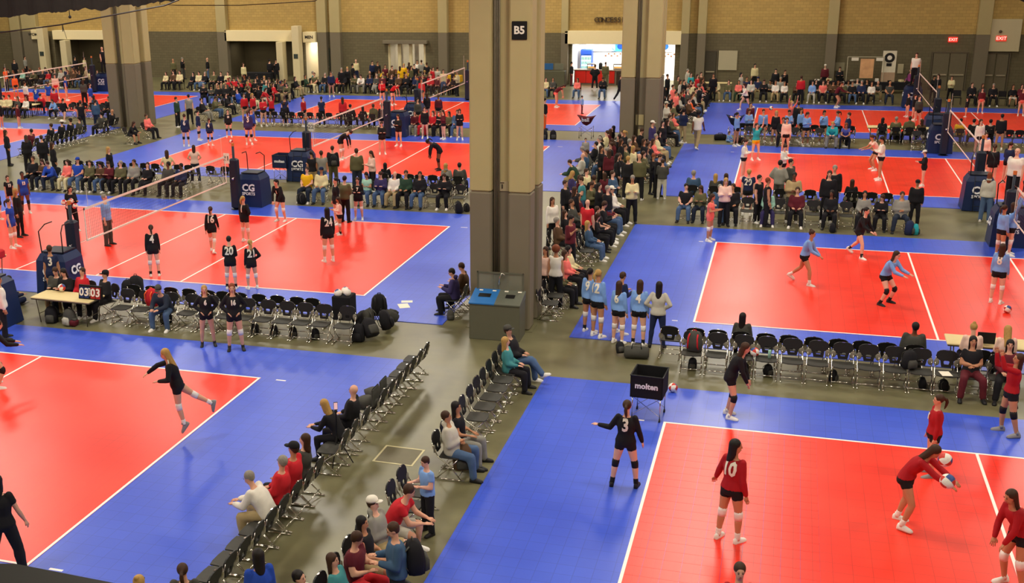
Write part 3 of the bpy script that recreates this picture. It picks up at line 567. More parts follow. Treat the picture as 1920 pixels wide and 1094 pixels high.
SKIN = {'a': mat('skin_fair', '#d6a083', .6, noise=.04), 'b': mat('skin_tan', '#bd8663', .6, noise=.04), 'c': mat('skin_deep', '#6f452f', .6, noise=.04), 'd': mat('skin_pink', '#e0ab92', .6, noise=.04)}
COL = {'k': ('black', '#17161a'), 'n': ('navy', '#1d2748'), 'g': ('grey', '#8c8a80'), 'G': ('dark grey', '#46453f'), 'w': ('white', '#e6e0d2'), 'r': ('red', '#c2202a'), 'm': ('maroon', '#5c1a24'), 'b': ('blue', '#2346a8'), 's': ('light blue', '#7ba3de'),
 'o': ('orange', '#e8602a'), 'y': ('yellow', '#e8b414'), 'p': ('pink', '#e8a79a'), 'q': ('coral pink', '#f0746a'), 'P': ('purple', '#38305c'), 't': ('teal', '#3f8486'), 'e': ('dark green', '#27402f'), 'c': ('cream', '#d9cd9c'), 'j': ('blue denim', '#4a6284'), 'J': ('dark denim', '#232c3c'),
 'h': ('khaki', '#a8946a'), 'B': ('brown', '#553d28'), 'O': ('olive', '#5d5a3c'), 'l': ('pale pink', '#ecc6b6'), 'u': ('purplish blue', '#5058a8'), 'x': ('crimson', '#a3161f'), 'v': ('violet', '#8a3c74'), 'S': ('slate blue', '#3a5470'), 'M': ('mint', '#9fd0b8'), 'T': ('turquoise', '#2aa0a8'), 'z': ('light grey', '#bdb9aa')}
def cm(code, kind='fabric'): n_, h_ = COL[code]; return mat(n_.replace(' ', '_') + '_' + kind, h_, .85, noise=.14, scale=9)
HAIRC = {'d': ('#1a1412', 'dark'), 'n': ('#3d2617', 'brown'), 'l': ('#b08a4c', 'blond'), 'g': ('#8c857a', 'grey'), 'r': ('#7a3c1e', 'auburn')}
def hm(c_): return mat('hair_' + HAIRC[c_][1], HAIRC[c_][0], .6, noise=.3, scale=30)
LIB = {}
def lib(key, fn):
    if key not in LIB: LIB[key] = fn()
    return LIB[key]
def attach(me, root, name, matr=None, label=None):
    o = put(name, me, root)
    if matr is not None: o.material_slots[0].link = 'OBJECT'; o.material_slots[0].material = matr
    if label: o['label'] = label
    return o
def hmat(J):
    M = Matrix((J['hr'], J['hf'], J['hd'])).transposed().to_4x4(); M.translation = J['hc']; s_ = J['k']; return M @ Matrix.Scale(s_, 4)
def person(x, y, head_deg, pose='stand', top='k', bot='J', hair='nshort', sex='f', H=1.7, skin='a', sleeve='long', bk=None, shoe='k', hero=False, fat=1.06, turn=0, twist=0, label='', group=None,
           z=0, num=None, numside='b', pads=None, hat=None, P=None, vox=None, hood=False, loose=None, lean=0, socks=None, numcol=None, stripes=None, H2=None):
    """head_deg: world heading of the face, degrees, 0 = +X, 90 = away from the camera"""
    root = empty('person', (x, y, z), math.radians(head_deg - 90), label, 'person', group)
    bk = bk or ('pants' if not P or 1 else 'pants'); Pd = P or POSES[pose]
    if loose is None: loose = .012 if sleeve == 'long' and bk == 'pants' else 0
    key0 = (pose, sex, round(turn, 1), round(twist, 1), round(fat, 1))
    far = y > 60
    if far: key0 = ('far',) + key0
    if hero:
        J = skel(Pd, sex, H, twist, turn); vx = max(.019, (vox or .02) + .002); sc = 1
        body = body_mesh(J, vx, SKIN[skin], fat=fat); tm = top_mesh(J, vx, cm(top), sleeve, fat=fat, hood=hood, loose=loose, hem=-.03 if bk == 'shorts' else -.1); bm_ = bottom_mesh(J, vx, cm(bot), bk, fat=fat)
    else:
        J = lib(('J',) + key0, lambda: skel(Pd, sex, 1.7, twist, turn)); sc = H / 1.7; vx = .055 if far else .032
        body = lib(('b',) + key0, lambda: body_mesh(J, min(vx, .042), SKIN['a'], fat=min(fat, 1.05), far=far)); tm = lib(('t', sleeve, hood, loose > 0, bk == 'shorts') + key0, lambda: top_mesh(J, vx, cm('k'), sleeve, g=.015, fat=fat, hood=hood, loose=loose, hem=-.03 if bk == 'shorts' else -.1)); bm_ = lib(('o', bk) + key0, lambda: bottom_mesh(J, vx, cm('k'), bk, fat=fat))
        root.scale = (sc, sc, sc)
    attach(body, root, 'body', SKIN[skin]); tp = attach(tm, root, 'jacket' if hood else ('jersey' if num else 'shirt'), cm(top)); attach(bm_, root, {'pants': 'trousers', 'wide': 'trousers', 'leggings': 'leggings', 'shorts': 'shorts', 'bermuda': 'shorts'}[bk], cm(bot))
    sm = {'w': mat('shoe_white', '#e8e4dc', .5), 'k': mat('shoe_black', '#1c1b1d', .5), 'g': mat('shoe_grey', '#8a8888', .5), 'B': mat('shoe_brown', '#4c3422', .5)}[shoe]
    for sd in 'RL': attach(shoe_mesh(J, sd, sm) if hero else lib(('s', sd) + key0, lambda: shoe_mesh(J, sd, sm)), root, 'shoe', sm)
    if pads:
        pm = mat('pad_white', '#e8e2dc', .7) if pads == 'w' else mat('pad_black', '#151417', .7)
        for sd in 'RL':
            k, e, a = J['hp' + sd], J['kn' + sd], J['an' + sd]
            def mk(e=e, k=k, a=a):
                b = MB(); b.tube([e + (k - e) * .17, e + (k - e) * .04, e + (a - e) * .04, e + (a - e) * .2], [.064 * J['k'], .069 * J['k'], .067 * J['k'], .062 * J['k']], 10); return b.mesh('knee_pad', pm, True)
            attach(mk() if hero else lib(('k', sd) + key0, mk), root, 'knee_pad', pm)
    if socks:
        sk = mat('pad_white', '#e8e2dc', .7) if socks == 'w' else mat('pad_black', '#151417', .7)
        for sd in 'RL':
            mk = lambda sd=sd: band_mesh(J['kn' + sd], J['an' + sd], .72, 1.02, .047 * J['k'], sk, 'sock'); attach(mk() if hero else lib(('q', sd) + key0, mk), root, 'sock', sk)
    if hair:
        hc, hs = hair[0], hair[1:]
        if hs != 'bald':
            o = attach(hair_lib(hs, far), root, 'hair', hm(hc)); o.matrix_basis = hmat(J)
    if hat:
        o = attach(cap_lib(), root, 'cap', cm(hat)); o.matrix_basis = hmat(J)
    if num:
        sgn = -1 if 'b' in numside else 1; f = J['f'] * sgn; r = J['r'] * -sgn; c = J['wa'] + J['s'] * .165 * J['k'] + f * .5
        tme = text_mesh(num, .33 * (1 if numside != 'F' else .5), .0, bold=.012); tme.transform(MAT(c, r, J['s']) @ Matrix.Diagonal((.78, 1, 1, 1)))
        if hero:
            import bmesh
            bm2 = bmesh.new(); bm2.from_mesh(tme); bmesh.ops.triangulate(bm2, faces=bm2.faces)
            for _ in range(4):
                lg = [e for e in bm2.edges if e.calc_length() > .035]
                if not lg: break
                bmesh.ops.subdivide_edges(bm2, edges=lg, cuts=1); bmesh.ops.triangulate(bm2, faces=bm2.faces)
            bm2.to_mesh(tme); bm2.free()
            bv = BVHTree.FromPolygons([v.co for v in tm.vertices], [p.vertices for p in tm.polygons])
            for v in tme.vertices:
                hit = bv.ray_cast(v.co, -f)
                v.co = (hit[0] + f * .015) if hit[0] else v.co - f * (.5 - .1)
        else: tme.transform(Matrix.Translation(-f * (.5 - .135)))
        tme.materials.clear(); tme.materials.append(cm(numcol) if numcol else M_white); put('number', tme, tp if 0 else root)
    if stripes:
        for sd in 'RL':
            b = MB(); a, e = J['sh' + sd], J['el' + sd]; q = J['ne'] + J['r'] * (.07 if sd == 'R' else -.07); up = V3((0, 0, .052)) 
            b.tube([q + up * .95, (q + a) / 2 + up * 1.25, a + up * 1.0 + J['r'] * 0], [.014] * 3, 6, flat=.5); attach(b.mesh('shoulder_stripe', M_white, True), root, 'shoulder_stripe')
    return root, J
def hd(x, y, rel):       # rel: 0 faces the camera, 90 faces picture right, 180 faces away, -90 picture left
    return math.degrees(math.atan2(-y, -x)) + rel
# ================================================================== PROPS
M_chrome = mat('chrome_steel', '#d8d4c8', .18, 1, noise=0); M_shell = mat('chair_black_shell', '#111112', .5, noise=.15, spec=.4); M_seat = mat('chair_seat_grey', '#3a3934', .6, noise=.12); M_wing = mat('chair_side_mesh', '#8a8674', .35, noise=.1, metal=.2)
def chair_parts():
    r = empty('folding_chair', (0, -1.5, 0), 0, 'black folding chair standing unseen behind the viewing window wall', 'chair')
    b = MB()                              # back shell leaning backwards, wide at the shoulders, with a hand slot
    def P(x, z, y): return (x, y - .04 - (z - .45) * .22, z)
    out = [(-.1, .5), (-.12, .58), (-.13, .64), (-.205, .68), (-.225, .745), (-.205, .82), (-.15, .86), (-.08, .875), (.08, .875), (.15, .86), (.205, .82), (.225, .745), (.205, .68), (.13, .64), (.12, .58), (.1, .5)]
    ins = [(-.045, .56), (-.055, .585), (-.06, .61), (-.06, .625), (-.05, .635), (-.045, .64), (-.03, .642), (-.015, .642), (.015, .642), (.03, .642), (.045, .64), (.05, .635), (.06, .625), (.06, .61), (.055, .585), (.045, .56)]
    n = len(out); V = [P(x, z, -.2 + .0) for x, z in out] + [P(x, z, -.2) for x, z in ins] + [P(x, z, -.225) for x, z in out] + [P(x, z, -.225) for x, z in ins]; F = []
    for i in range(n):
        j = (i + 1) % n; F += [(i, j, n + j, n + i), (2 * n + j, 2 * n + i, 3 * n + i, 3 * n + j), (i, 2 * n + i, 2 * n + j, j), (n + j, 3 * n + j, 3 * n + i, n + i)]
    b.add(V, F); fixn(put('backrest', b.mesh('backrest', M_shell), r).data)
    b = MB(); b.loft([[V3((x * w_, y, .445 + z - abs(y) * .05)) for x, y, z in ((-.22, -.2, 0), (.22, -.2, 0), (.235, .0, -.01), (.225, .19, 0), (.1, .22, -.01), (-.1, .22, -.01), (-.225, .19, 0), (-.235, 0, -.01))] for z0, w_ in ((-.0, 1),)] * 1 + [[V3((x, y, .467 + z - abs(y) * .05)) for x, y, z in ((-.22, -.2, 0), (.22, -.2, 0), (.235, .0, -.01), (.225, .19, 0), (.1, .22, -.01), (-.1, .22, -.01), (-.225, .19, 0), (-.235, 0, -.01))]])
    b.build('seat', M_seat, r)
    for s_ in (-1, 1):
        b = MB(); x = s_ * .235; R_ = .012
        b.tube([(s_ * .2, -.345, .80), (s_ * .225, -.30, .62), (x, -.2, .45), (x, .02, .3), (x, .24, .02)], R_, 6)
        b.tube([(x, .17, .43), (x, 0, .25), (x, -.24, .02)], R_, 6); b.build('leg_frame', M_chrome, r, smooth=True)
        b = MB(); b.tube([(x, -.3, .018), (x, .3, .018)], .014, 6); b.build('floor_runner', M_chrome, r, smooth=True)
        b = MB(); b.ball((s_ * .205, -.285, .6), (.06, .012, .085), 12, 6); b.build('side_wing', M_wing, r, smooth=True)
    b = MB(); b.tube([(-.235, -.2, .12), (.235, -.2, .12)], .009, 6); b.build('cross_bar', M_chrome, r, smooth=True)
    b = MB(); b.tube([(-.235, .2, .1), (.235, .2, .1)], .009, 6); b.build('cross_bar', M_chrome, r, smooth=True)
    b = MB(); b.box((-.03, -.35, .872), (.03, -.325, .885)); b.build('top_clip', M_chrome, r)
    return r
CHAIR = chair_parts(); CKIDS = list(CHAIR.children)
FARCH = []
def chair(x, y, face, label, group, jit=2.5):
    if y > 70: FARCH.append((x, y, math.radians(face - 90))); return None
    return copy_tree(CHAIR, (x, y, 0), math.radians(face - 90 + random.uniform(-jit, jit)), label, group, CKIDS)
ORD = ['', 'first', 'second', 'third', 'fourth', 'fifth', 'sixth', 'seventh', 'eighth', 'ninth', 'tenth', 'eleventh', 'twelfth', 'thirteenth', 'fourteenth', 'fifteenth', 'sixteenth', 'seventeenth', 'eighteenth', 'nineteenth', 'twentieth'] + ['twenty-' + w_ for w_ in ('first', 'second', 'third', 'fourth', 'fifth', 'sixth', 'seventh', 'eighth', 'ninth')] + ['thirtieth', 'thirty-first', 'thirty-second', 'thirty-third', 'thirty-fourth', 'thirty-fifth', 'thirty-sixth', 'thirty-seventh', 'thirty-eighth', 'thirty-ninth', 'fortieth'] + ['forty-%s' % w_ for w_ in ('first', 'second', 'third', 'fourth', 'fifth')]
def backpack(x, y, rz, col, label, z=0, s=1.0, col2=None, cat='backpack', tip=0):
    r = empty('backpack', (x, y, z), rz, label, cat); r.scale = (s, s, s); m1 = cm(col, 'bag_cloth'); m2 = cm(col2 or 'G', 'bag_cloth')
    def q(): b = MB(); b.loft([[V3((c * w_, s_ * d + o, z_)) for c, s_ in ((1, -.5), (.8, -1), (-.8, -1), (-1, -.5), (-1, .5), (-.8, 1), (.8, 1), (1, .5))] for z_, w_, d, o in ((0, .13, .08, 0), (.02, .16, .11, 0), (.2, .17, .12, 0), (.36, .15, .1, 0), (.44, .1, .07, .01), (.47, .04, .03, .01))]); return b.mesh('bag_body', m1, True)
    attach(lib('bp1', q), r, 'bag_body', m1)
    def q2(): b = MB(); b.loft([[V3((c * w_, -.12 - d * s_, z_)) for c, s_ in ((1, 0), (.9, 1), (-.9, 1), (-1, 0))] for z_, w_, d in ((.03, .1, .02), (.06, .12, .06), (.2, .12, .06), (.25, .09, .02))]); return b.mesh('pocket', m2, True)
    attach(lib('bp2', q2), r, 'pocket', m2)
    for s_ in (-1, 1):
        def q3(s_=s_): b = MB(); b.tube([(s_ * .09, .09, .42), (s_ * .1, .17, .34), (s_ * .11, .16, .15), (s_ * .12, .09, .05)], .018, 6, flat=.5); return b.mesh('strap', m2, True)
        attach(lib('bp3%d' % s_, q3), r, 'strap', m2)
    def q4(): b = MB(); b.tube([(-.04, .03, .45), (-.03, .03, .5), (.03, .03, .5), (.04, .03, .45)], .01, 6); return b.mesh('grab_handle', m2, True)
    attach(lib('bp4', q4), r, 'grab_handle', m2)
    if tip: r.rotation_euler = (math.radians(-tip), 0, rz); r.location.z = z + .12 * s
    return r
def duffel(x, y, rz, col, label, s=1.0):
    r = empty('duffel_bag', (x, y, 0), rz, label, 'bag'); r.scale = (s, s, s); m1 = cm(col, 'bag_cloth')
    b = MB(); b.tube([(-.3, 0, .15), (-.27, 0, .15), (0, 0, .16), (.27, 0, .15), (.3, 0, .15)], [.1, .15, .16, .15, .1], 12); b.build('bag_body', m1, r, smooth=True)
    for s_ in (-1, 1): b = MB(); b.tube([(-.12, s_ * .1, .27), (-.1, s_ * .05, .36), (.1, s_ * .05, .36), (.12, s_ * .1, .27)], .012, 6); b.build('handle', M_black, r, smooth=True)
    b = MB(); b.box((-.22, -.012, .305), (.22, .012, .325)); b.build('zip', cm('g', 'bag_cloth'), r); return r
def ball_lib():
    def f():
        b = MB(); n, m_ = 18, 12
        for i in range(m_):
            for j in range(n):
                a0, a1 = math.pi * i / m_, math.pi * (i + 1) / m_; b0, b1 = 2 * math.pi * j / n, 2 * math.pi * (j + 1) / n
                b.cur = 1 if (j // 3 + (i // 4)) % 3 == 0 else (2 if (j // 3 + i // 4) % 3 == 1 and i // 4 == 1 else 0)
                P = lambda a, c: (.105 * math.sin(a) * math.cos(c), .105 * math.sin(a) * math.sin(c), .105 * math.cos(a))
                q = [P(a0, b0), P(a1, b0), P(a1, b1), P(a0, b1)]
                if i == 0: q = [q[0], q[1], q[2]]
                if i == m_ - 1: q = [q[0], q[1], q[3]]
                b.add(q, [tuple(range(len(q)))])
        return b.mesh('ball', [mat('ball_white', '#ece6da', .5, noise=.02), mat('ball_red', '#c8382c', .5, noise=0), mat('ball_blue', '#34508c', .5, noise=0)], True)
    return lib('ball', f)
def vball(x, y, z, label, s=1.0, white=False):
    o = put('volleyball', ball_lib(), None, (x, y, z)); o.rotation_euler = (random.random() * 3, random.random() * 3, 0); tag(o, label, 'ball')
    if white:
        for i in (1,): o.material_slots[i].link = 'OBJECT'; o.material_slots[i].material = mat('ball_white', '#ece6da')
    return o
M_navy = mat('navy_pad_vinyl', '#182a52', .45, noise=.08, scale=2); M_navyd = mat('dark_pad_vinyl', '#1b2130', .5, noise=.08); M_tape = mat('net_tape', '#e4d6c8', .7, noise=.03)
def STO(k, end): return {'R2': .15, 'R3': -.1, 'R4': -.1}.get(k, .34) * (1 if end == 'far' or k[0] == 'R' else .3)
def net_system(k, stands=('near', 'far'), net=True, nearpad=True, round_far=False, logo=True):
    x0, y0 = RX[k]; xc = x0 + 9; nm = NAMES[k]
    ya, yb = y0 - .95, y0 + 9.95
    for end, y in (('near', ya), ('far', yb)):
        sgn = -1 if end == 'near' else 1
        r = empty('net_post', (xc, y, 0), 0, 'padded navy net post at the %s side of the %s' % (end, nm), 'post')
        b = MB(); b.tube([(0, 0, 0), (0, 0, 2.55)], .05, 10); b.build('pole', M_navyd, r, smooth=True)
        b = MB(); b.box((-.17, -.17, .05), (.17, .17, 2.02), .06); b.build('post_pad', M_navyd, r)
        b = MB(); b.tube([(0, 0, 2.5), (0, 0, 2.62)], .06, 8); b.build('post_cap', mat('cap_orange', '#c8743a', .5), r)
        b = MB(); b.tube([(-.0, -.16, 1.25), (0, -.2, 1.25)], .05, 8); b.tube([(0, -.2, 1.25), (0.09, -.22, 1.32)], .012, 6); b.build('winch', M_chrome, r, smooth=True)
        b = MB(); b.tube([(0, 0, 0), (0, 0, .03)], .22, 14); b.build('base', M_black, r)
        if end in stands:
            yy = y + sgn * .92; s_ = empty('referee_stand', (xc + STO(k, end), yy, 0), 0 if sgn < 0 else math.pi, 'navy padded referee stand at the %s side of the %s' % (end, nm), 'stand')
            b = MB(); b.loft([[V3((x * w_, yq * d, z)) for x, yq in ((-1, -1), (1, -1), (1, 1), (-1, 1))] for z, w_, d in ((.02, .55, .5), (1.1, .49, .44), (1.3, .38, .36))]); b.build('padding', M_navy, s_)
            b = MB(); b.box((-.36, -.32, 1.32), (.36, .34, 1.36)); b.build('platform', M_navyd, s_)
            for q in (-1, 1): b = MB(); b.tube([(q * .36, -.3, 1.3), (q * .38, -.32, 1.95), (q * .3, -.1, 2.12), (q * .3, .25, 2.12)], .018, 8); b.build('hand_rail', M_black, s_, smooth=True)
            b = MB()
            for q in (-1, 1): b.tube([(q * .2, -.62, .03), (q * .2, -.4, 1.3)], .016, 6)
            for t_ in range(4): b.tube([(-.2, -.6 + t_ * .055, .22 + t_ * .3), (.2, -.6 + t_ * .055, .22 + t_ * .3)], .014, 6)
            b.build('ladder', M_navyd, s_, smooth=True)
            for side in (0, math.pi):
                if logo:
                    yl = (-.455 if side == 0 else .455); mtr = mat('logo_white', '#e8e8ea', .6, noise=0)
                    M = Matrix.Rotation(side, 4, 'Z') @ MAT((0, -.49, .78), (1, 0, 0), (0, .08, 1)); text_on('CG', .38, M, mtr, s_, 'logo', bold=.014)
                    M = Matrix.Rotation(side, 4, 'Z') @ MAT((0, -.505, .55), (1, 0, 0), (0, .08, 1)); text_on('SPORTS', .16, M, mtr, s_, 'logo_line', bold=.005)
            if logo:
                mtr = mat('logo_white', '#e8e8ea', .6, noise=0); M = MAT((.55, 0, .78), (0, 1, 0), (-.14, 0, 1)); text_on('CG', .34, M, mtr, s_, 'logo', bold=.014)
    if net:
        n = empty('volleyball_net', (xc, y0, 0), 0, 'white taped volleyball net over the ' + nm, 'net')
        for z_, h_, nm_ in ((2.24, .07, 'top_tape'), (1.24, .05, 'bottom_tape')): b = MB(); b.box((-.006, -.25, z_ - h_), (.006, 9.25, z_)); b.build(nm_, M_tape, n)
        for yq in (-.25, 9.2): b = MB(); b.box((-.006, yq, 1.22), (.006, yq + .05, 2.24)); b.build('side_tape', M_tape, n)
        b = MB()
        for i in range(95): yq = -.25 + .1 * i; b.box((-.0015, yq, 1.24), (.0015, yq + .003, 2.2))
        for i in range(9): z_ = 1.32 + .1 * i; b.box((-.0015, -.2, z_), (.0015, 9.2, z_ + .003))
        b.build('net_mesh', mat('net_string', '#4a3c36', .8, noise=0), n, kind='stuff')
        for yq in (-.0, 9.0):
            b = MB(); b.tube([(0, yq, 1.2), (0, yq, 3.0)], .006, 6); b.build('antenna', M_tape, n)
        b = MB()
        for z_ in (2.2, 1.25): b.tube([(0, -.95, z_), (0, -.25, z_)], .006, 5); b.tube([(0, 9.25, z_), (0, 9.95, z_)], .006, 5)
        b.build('net_cord', M_chrome, n)
def ftable(x, y, rz, L, label, cloth=None, W=.75, z=.73, folded=False):
    r = empty('folding_table', (x, y, 0), rz, label, 'table'); b = MB(); b.box((-L / 2, -W / 2, z - .04), (L / 2, W / 2, z), .012); b.build('table_top', mat('table_cream', '#d9c690', .6, noise=.05), r)
    b = MB(); b.box((-L / 2 + .02, -W / 2 + .02, z - .07), (L / 2 - .02, W / 2 - .02, z - .04)); b.build('apron', M_dark, r)
    for s_ in (-1, 1):
        for t_ in (-1, 1): b = MB(); b.tube([(s_ * (L / 2 - .15), t_ * (W / 2 - .06), z - .07), (s_ * (L / 2 - .2), t_ * (W / 2 - .1), 0)], .014, 6); b.build('leg', M_dark, r, smooth=True)
        b = MB(); b.tube([(s_ * (L / 2 - .18), -W / 2 + .08, .25), (s_ * (L / 2 - .18), W / 2 - .08, .25)], .01, 6); b.build('brace', M_dark, r)
    if cloth:
        b = MB(); b.box((-L / 2 - .01, -W / 2 - .01, .25), (L / 2 + .01, W / 2 + .01, z + .006), .02); o = b.build('tablecloth', cm(cloth, 'tablecloth'), None, (x, y, 0), rz, label=cloth and '%s cloth over the %s' % (COL[cloth][0], label), cat='tablecloth')
    return r
for k_, st_ in (('R3', ('near', 'far')), ('R4', ('near', 'far')), ('L2', ('near', 'far')), ('L3', ('near', 'far')), ('L4', ('near', 'far')), ('K4', ('far',))): net_system(k_, st_)
net_system('R2', ('far',))
# ---- near recycling bin
def binst():
    x, y = G(932, 625); r = empty('recycling_bin', (-6.77, 27.45, 0), math.radians(1), 'large grey twin recycling bin with a blue lid half at the near pillar', 'bin'); g_ = mat('bin_body_grey', '#5d5c4c', .55, noise=.05)
    b = MB(); b.box((-.66, -.36, 0), (.66, .36, .95), .01); b.build('cabinet', g_, r)
    for x0_, x1_, m1, nm in ((-.67, 0, mat('bin_blue', '#2b6db0', .4, noise=.06), 'recycling_lid'), (0, .67, mat('bin_lid_grey', '#5f6256', .5), 'waste_lid')):
        b = MB(); b.add([(x0_, -.38, .95), (x1_, -.38, .95), (x1_, .37, .95), (x0_, .37, .95), (x0_, -.38, .98), (x1_, -.38, .98), (x1_, .37, 1.16), (x0_, .37, 1.16)], [(3, 2, 1, 0), (4, 5, 6, 7), (0, 1, 5, 4), (1, 2, 6, 5), (2, 3, 7, 6), (3, 0, 4, 7)]); l_ = b.build(nm, m1, r)
        c_ = (x0_ + x1_) / 2; b = MB(); q = .16 if x0_ < 0 else .12
        b.add([(c_ - q, -.06, 1.065), (c_ + q, -.06, 1.065), (c_ + q, .12, 1.106), (c_ - q, .12, 1.106)], [(0, 1, 2, 3)]); b.build('slot', M_black, l_)
        for w_ in (-.2, .15): b = MB(); b.add([(c_ + w_, .24, 1.136), (c_ + w_ + .1, .24, 1.136), (c_ + w_ + .1, .3, 1.15), (c_ + w_, .3, 1.15)], [(0, 1, 2, 3)]); b.build('lid_label', M_white, l_)
    b = MB(); b.box((-.62, .33, 1.1), (-.58, .37, 1.62)); b.box((.58, .33, 1.1), (.62, .37, 1.62)); b.box((-.62, .33, 1.58), (.62, .37, 1.62)); b.build('sign_frame', g_, r)
    b = MB(); b.box((-.58, .345, 1.16), (.58, .355, 1.58)); b.build('clear_panel', mat('clear_panel', '#8f9080', .15, noise=0, alpha=.35), r)
    b = MB(); b.tube([(-.02, .3, 1.3), (-.0, .3, 1.5), (.06, .3, 1.62), (.14, .3, 1.55)], .025, 8); b.build('hook', M_chrome, r, smooth=True)
binst()
# ---- ball carts
def cart(x, y, rz, label, col, txt=None, shape='box', wd=.66, hh=1.0, top=None):
    r = empty('ball_cart', (x, y, 0), rz, label, 'cart'); b = MB(); w2 = wd / 2
    for s_ in (-1, 1):
        for t_ in (-1, 1):
            a = (s_ * w2 * .86, t_ * w2 * .86); L = MB(); L.tube([(a[0], a[1], .08), (a[0], a[1], hh * .55)], .012, 6); L.build('leg', M_chrome, r, smooth=True)
            L = MB(); L.tube([(a[0] - .015, a[1], .04), (a[0] + .015, a[1], .04)], .04, 10, side=(0, 1, 0)); L.build('caster', M_black, r)
    for t_ in (-1, 1):
        for q_ in (-1, 1): b = MB(); b.tube([(-q_ * w2 * .86, t_ * w2 * .86, .12), (q_ * w2 * .86, t_ * w2 * .86, hh * .52)], .008, 5); b.build('cross_brace', M_chrome, r)
    if shape == 'box':
        b = MB(); t = .02; z0, z1 = hh * .52, hh
        b.box((-w2, -w2, z0), (w2, w2, z0 + t)); b.box((-w2, -w2, z0), (-w2 + t, w2, z1)); b.box((w2 - t, -w2, z0), (w2, w2, z1)); b.box((-w2, -w2, z0), (w2, -w2 + t, z1)); b.box((-w2, w2 - t, z0), (w2, w2, z1)); b.build('fabric_bin', cm(col, 'cart_cloth'), r)
        b = MB(); b.tube([(-w2, -w2, z1), (w2, -w2, z1), (w2, w2, z1), (-w2, w2, z1), (-w2, -w2, z1)], .014, 6); b.build('rim', M_black, r)
        for s_ in (-1, 1): b = MB(); b.tube([(s_ * w2 * .8, w2, z0 + .1), (0, 0, z0 + .12)], .01, 6); b.build('inner_bar', M_chrome, r)
    else:
        b = MB(); rings = [[V3((math.cos(2 * math.pi * i / 16) * w2 * q, math.sin(2 * math.pi * i / 16) * w2 * .8 * q, hh * z_ + abs(math.cos(2 * math.pi * i / 16)) ** 2 * .1 * q)) for i in range(16)] for q, z_ in ((.15, .6), (.6, .66), (1.05, .9), (1.35, 1.0), (1.25, .99), (.6, .75), (.15, .7))]
        b.loft(rings); b.build('fabric_bowl', cm(col, 'cart_cloth'), r, smooth=True)
    if txt: text_on(txt, .17 if len(txt) > 4 else .3, MAT((0, -w2 - .006 if shape == 'box' else -w2 * 1.02, hh * .78 if shape == 'box' else hh * .93), (1, 0, 0), (0, -.3 if shape != 'box' else 0, 1)), mat('logo_white', '#e8e8ea'), r, 'lettering', bold=.006)
    return r
x, y = G(1212, 790); cart(x, y + .28, math.radians(-4), 'black fabric ball cart lettered molten behind the nearest right court', 'k', 'molten', wd=.68, hh=1.02)
x, y = G(1099, 258); cart(x, y, 0, 'maroon bowl shaped ball cart left of the middle pillar', 'm', 'ball', 'bowl', wd=.75, hh=1.05)
x, y = G(532, 338); cart(x, y, 0, 'navy fabric ball cart beside the third left court stand', 'n', 'molten', wd=.7, hh=1.15)
x, y = G(1376, 262); cart(x, y, 0, 'navy bowl shaped ball cart filled with balls by the light blue team', 'n', None, 'bowl', wd=.7, hh=1.15)
for i in range(3): vball(x - .2 + i * .2, y, 1.1, 'white ball in the navy bowl cart, %s from the left' % ORD[i + 1])
# ---- loose things on the courts
def quadpaper(u, v, w_, h_, label, name='sheet_of_paper', rz=0):
    x, y = G(u, v); b = MB(); b.box((-w_ / 2, -h_ / 2, 0), (w_ / 2, h_ / 2, .003)); return b.build(name, M_white, None, (x, y, .017), rz, label=label, cat='paper')
quadpaper(757, 575, .3, .42, 'white paper sheet on the blue border, lower left of the pair', rz=.5); quadpaper(763, 567, .32, .2, 'white paper sheet on the blue border, upper right of the pair', rz=.3)
x, y = G(748, 855); b = MB()
for a_, c_ in (((-.42, -.4), (.42, -.36)), ((-.42, .36), (.42, .4)), ((-.42, -.36), (-.38, .36)), ((.38, -.36), (.42, .36))): b.box((a_[0], a_[1], 0), (c_[0], c_[1], .004))
r = b.build('floor_hatch', mat('hatch_edge', '#c9bf94', .5), None, (x, y, .001), -.02, label='square floor hatch with pale rim in the aisle concrete', cat='hatch'); b = MB(); b.box((-.38, -.36, 0), (.38, .36, .002)); b.build('hatch_plate', mat('hatch_plate', '#6d6750', .5), r)
# ball positions: name, pixel, distance row
for u, v, Y, lb in ((1889, 577, None, 'volleyball lying on the second right court, red and white'), (1262, 724, None, 'volleyball rolling on the concrete beside the molten cart'), (1777, 903, 15.9, 'volleyball leaving the forearms of the bending player in red'), (1772, 863, 17.2, 'pale yellow volleyball in the air above the passing player'), (433, 262, None, 'volleyball on the third left court near the black shirted players'), (1392, 678, 26.2, 'white volleyball on a bench chair, left of two'), (1414, 678, 26.2, 'blue and white volleyball on a bench chair, right of two'),
                     (1446, 203, 62, 'white volleyball in the air above the light blue team')):
    if Y is None: x, y = G(u, v + 3, .125); z = .125
    else: x, z = onY(u, v, Y); y = Y
    if 'bench' in lb: z = .57
    vball(x, y, z, lb)
# water bottle
x, z = onY(1442, 678, 26.2); r = empty('water_bottle', (x, 26.15, .465), 0, 'tall turquoise water bottle standing on a bench chair', 'bottle'); b = MB(); b.tube([(0, 0, 0), (0, 0, .19), (0, 0, .21)], [.035, .035, .02], 10); b.build('bottle_body', cm('M', 'bottle'), r, smooth=True); b = MB(); b.tube([(0, 0, .21), (0, 0, .25)], .018, 8); b.build('lid', M_black, r)
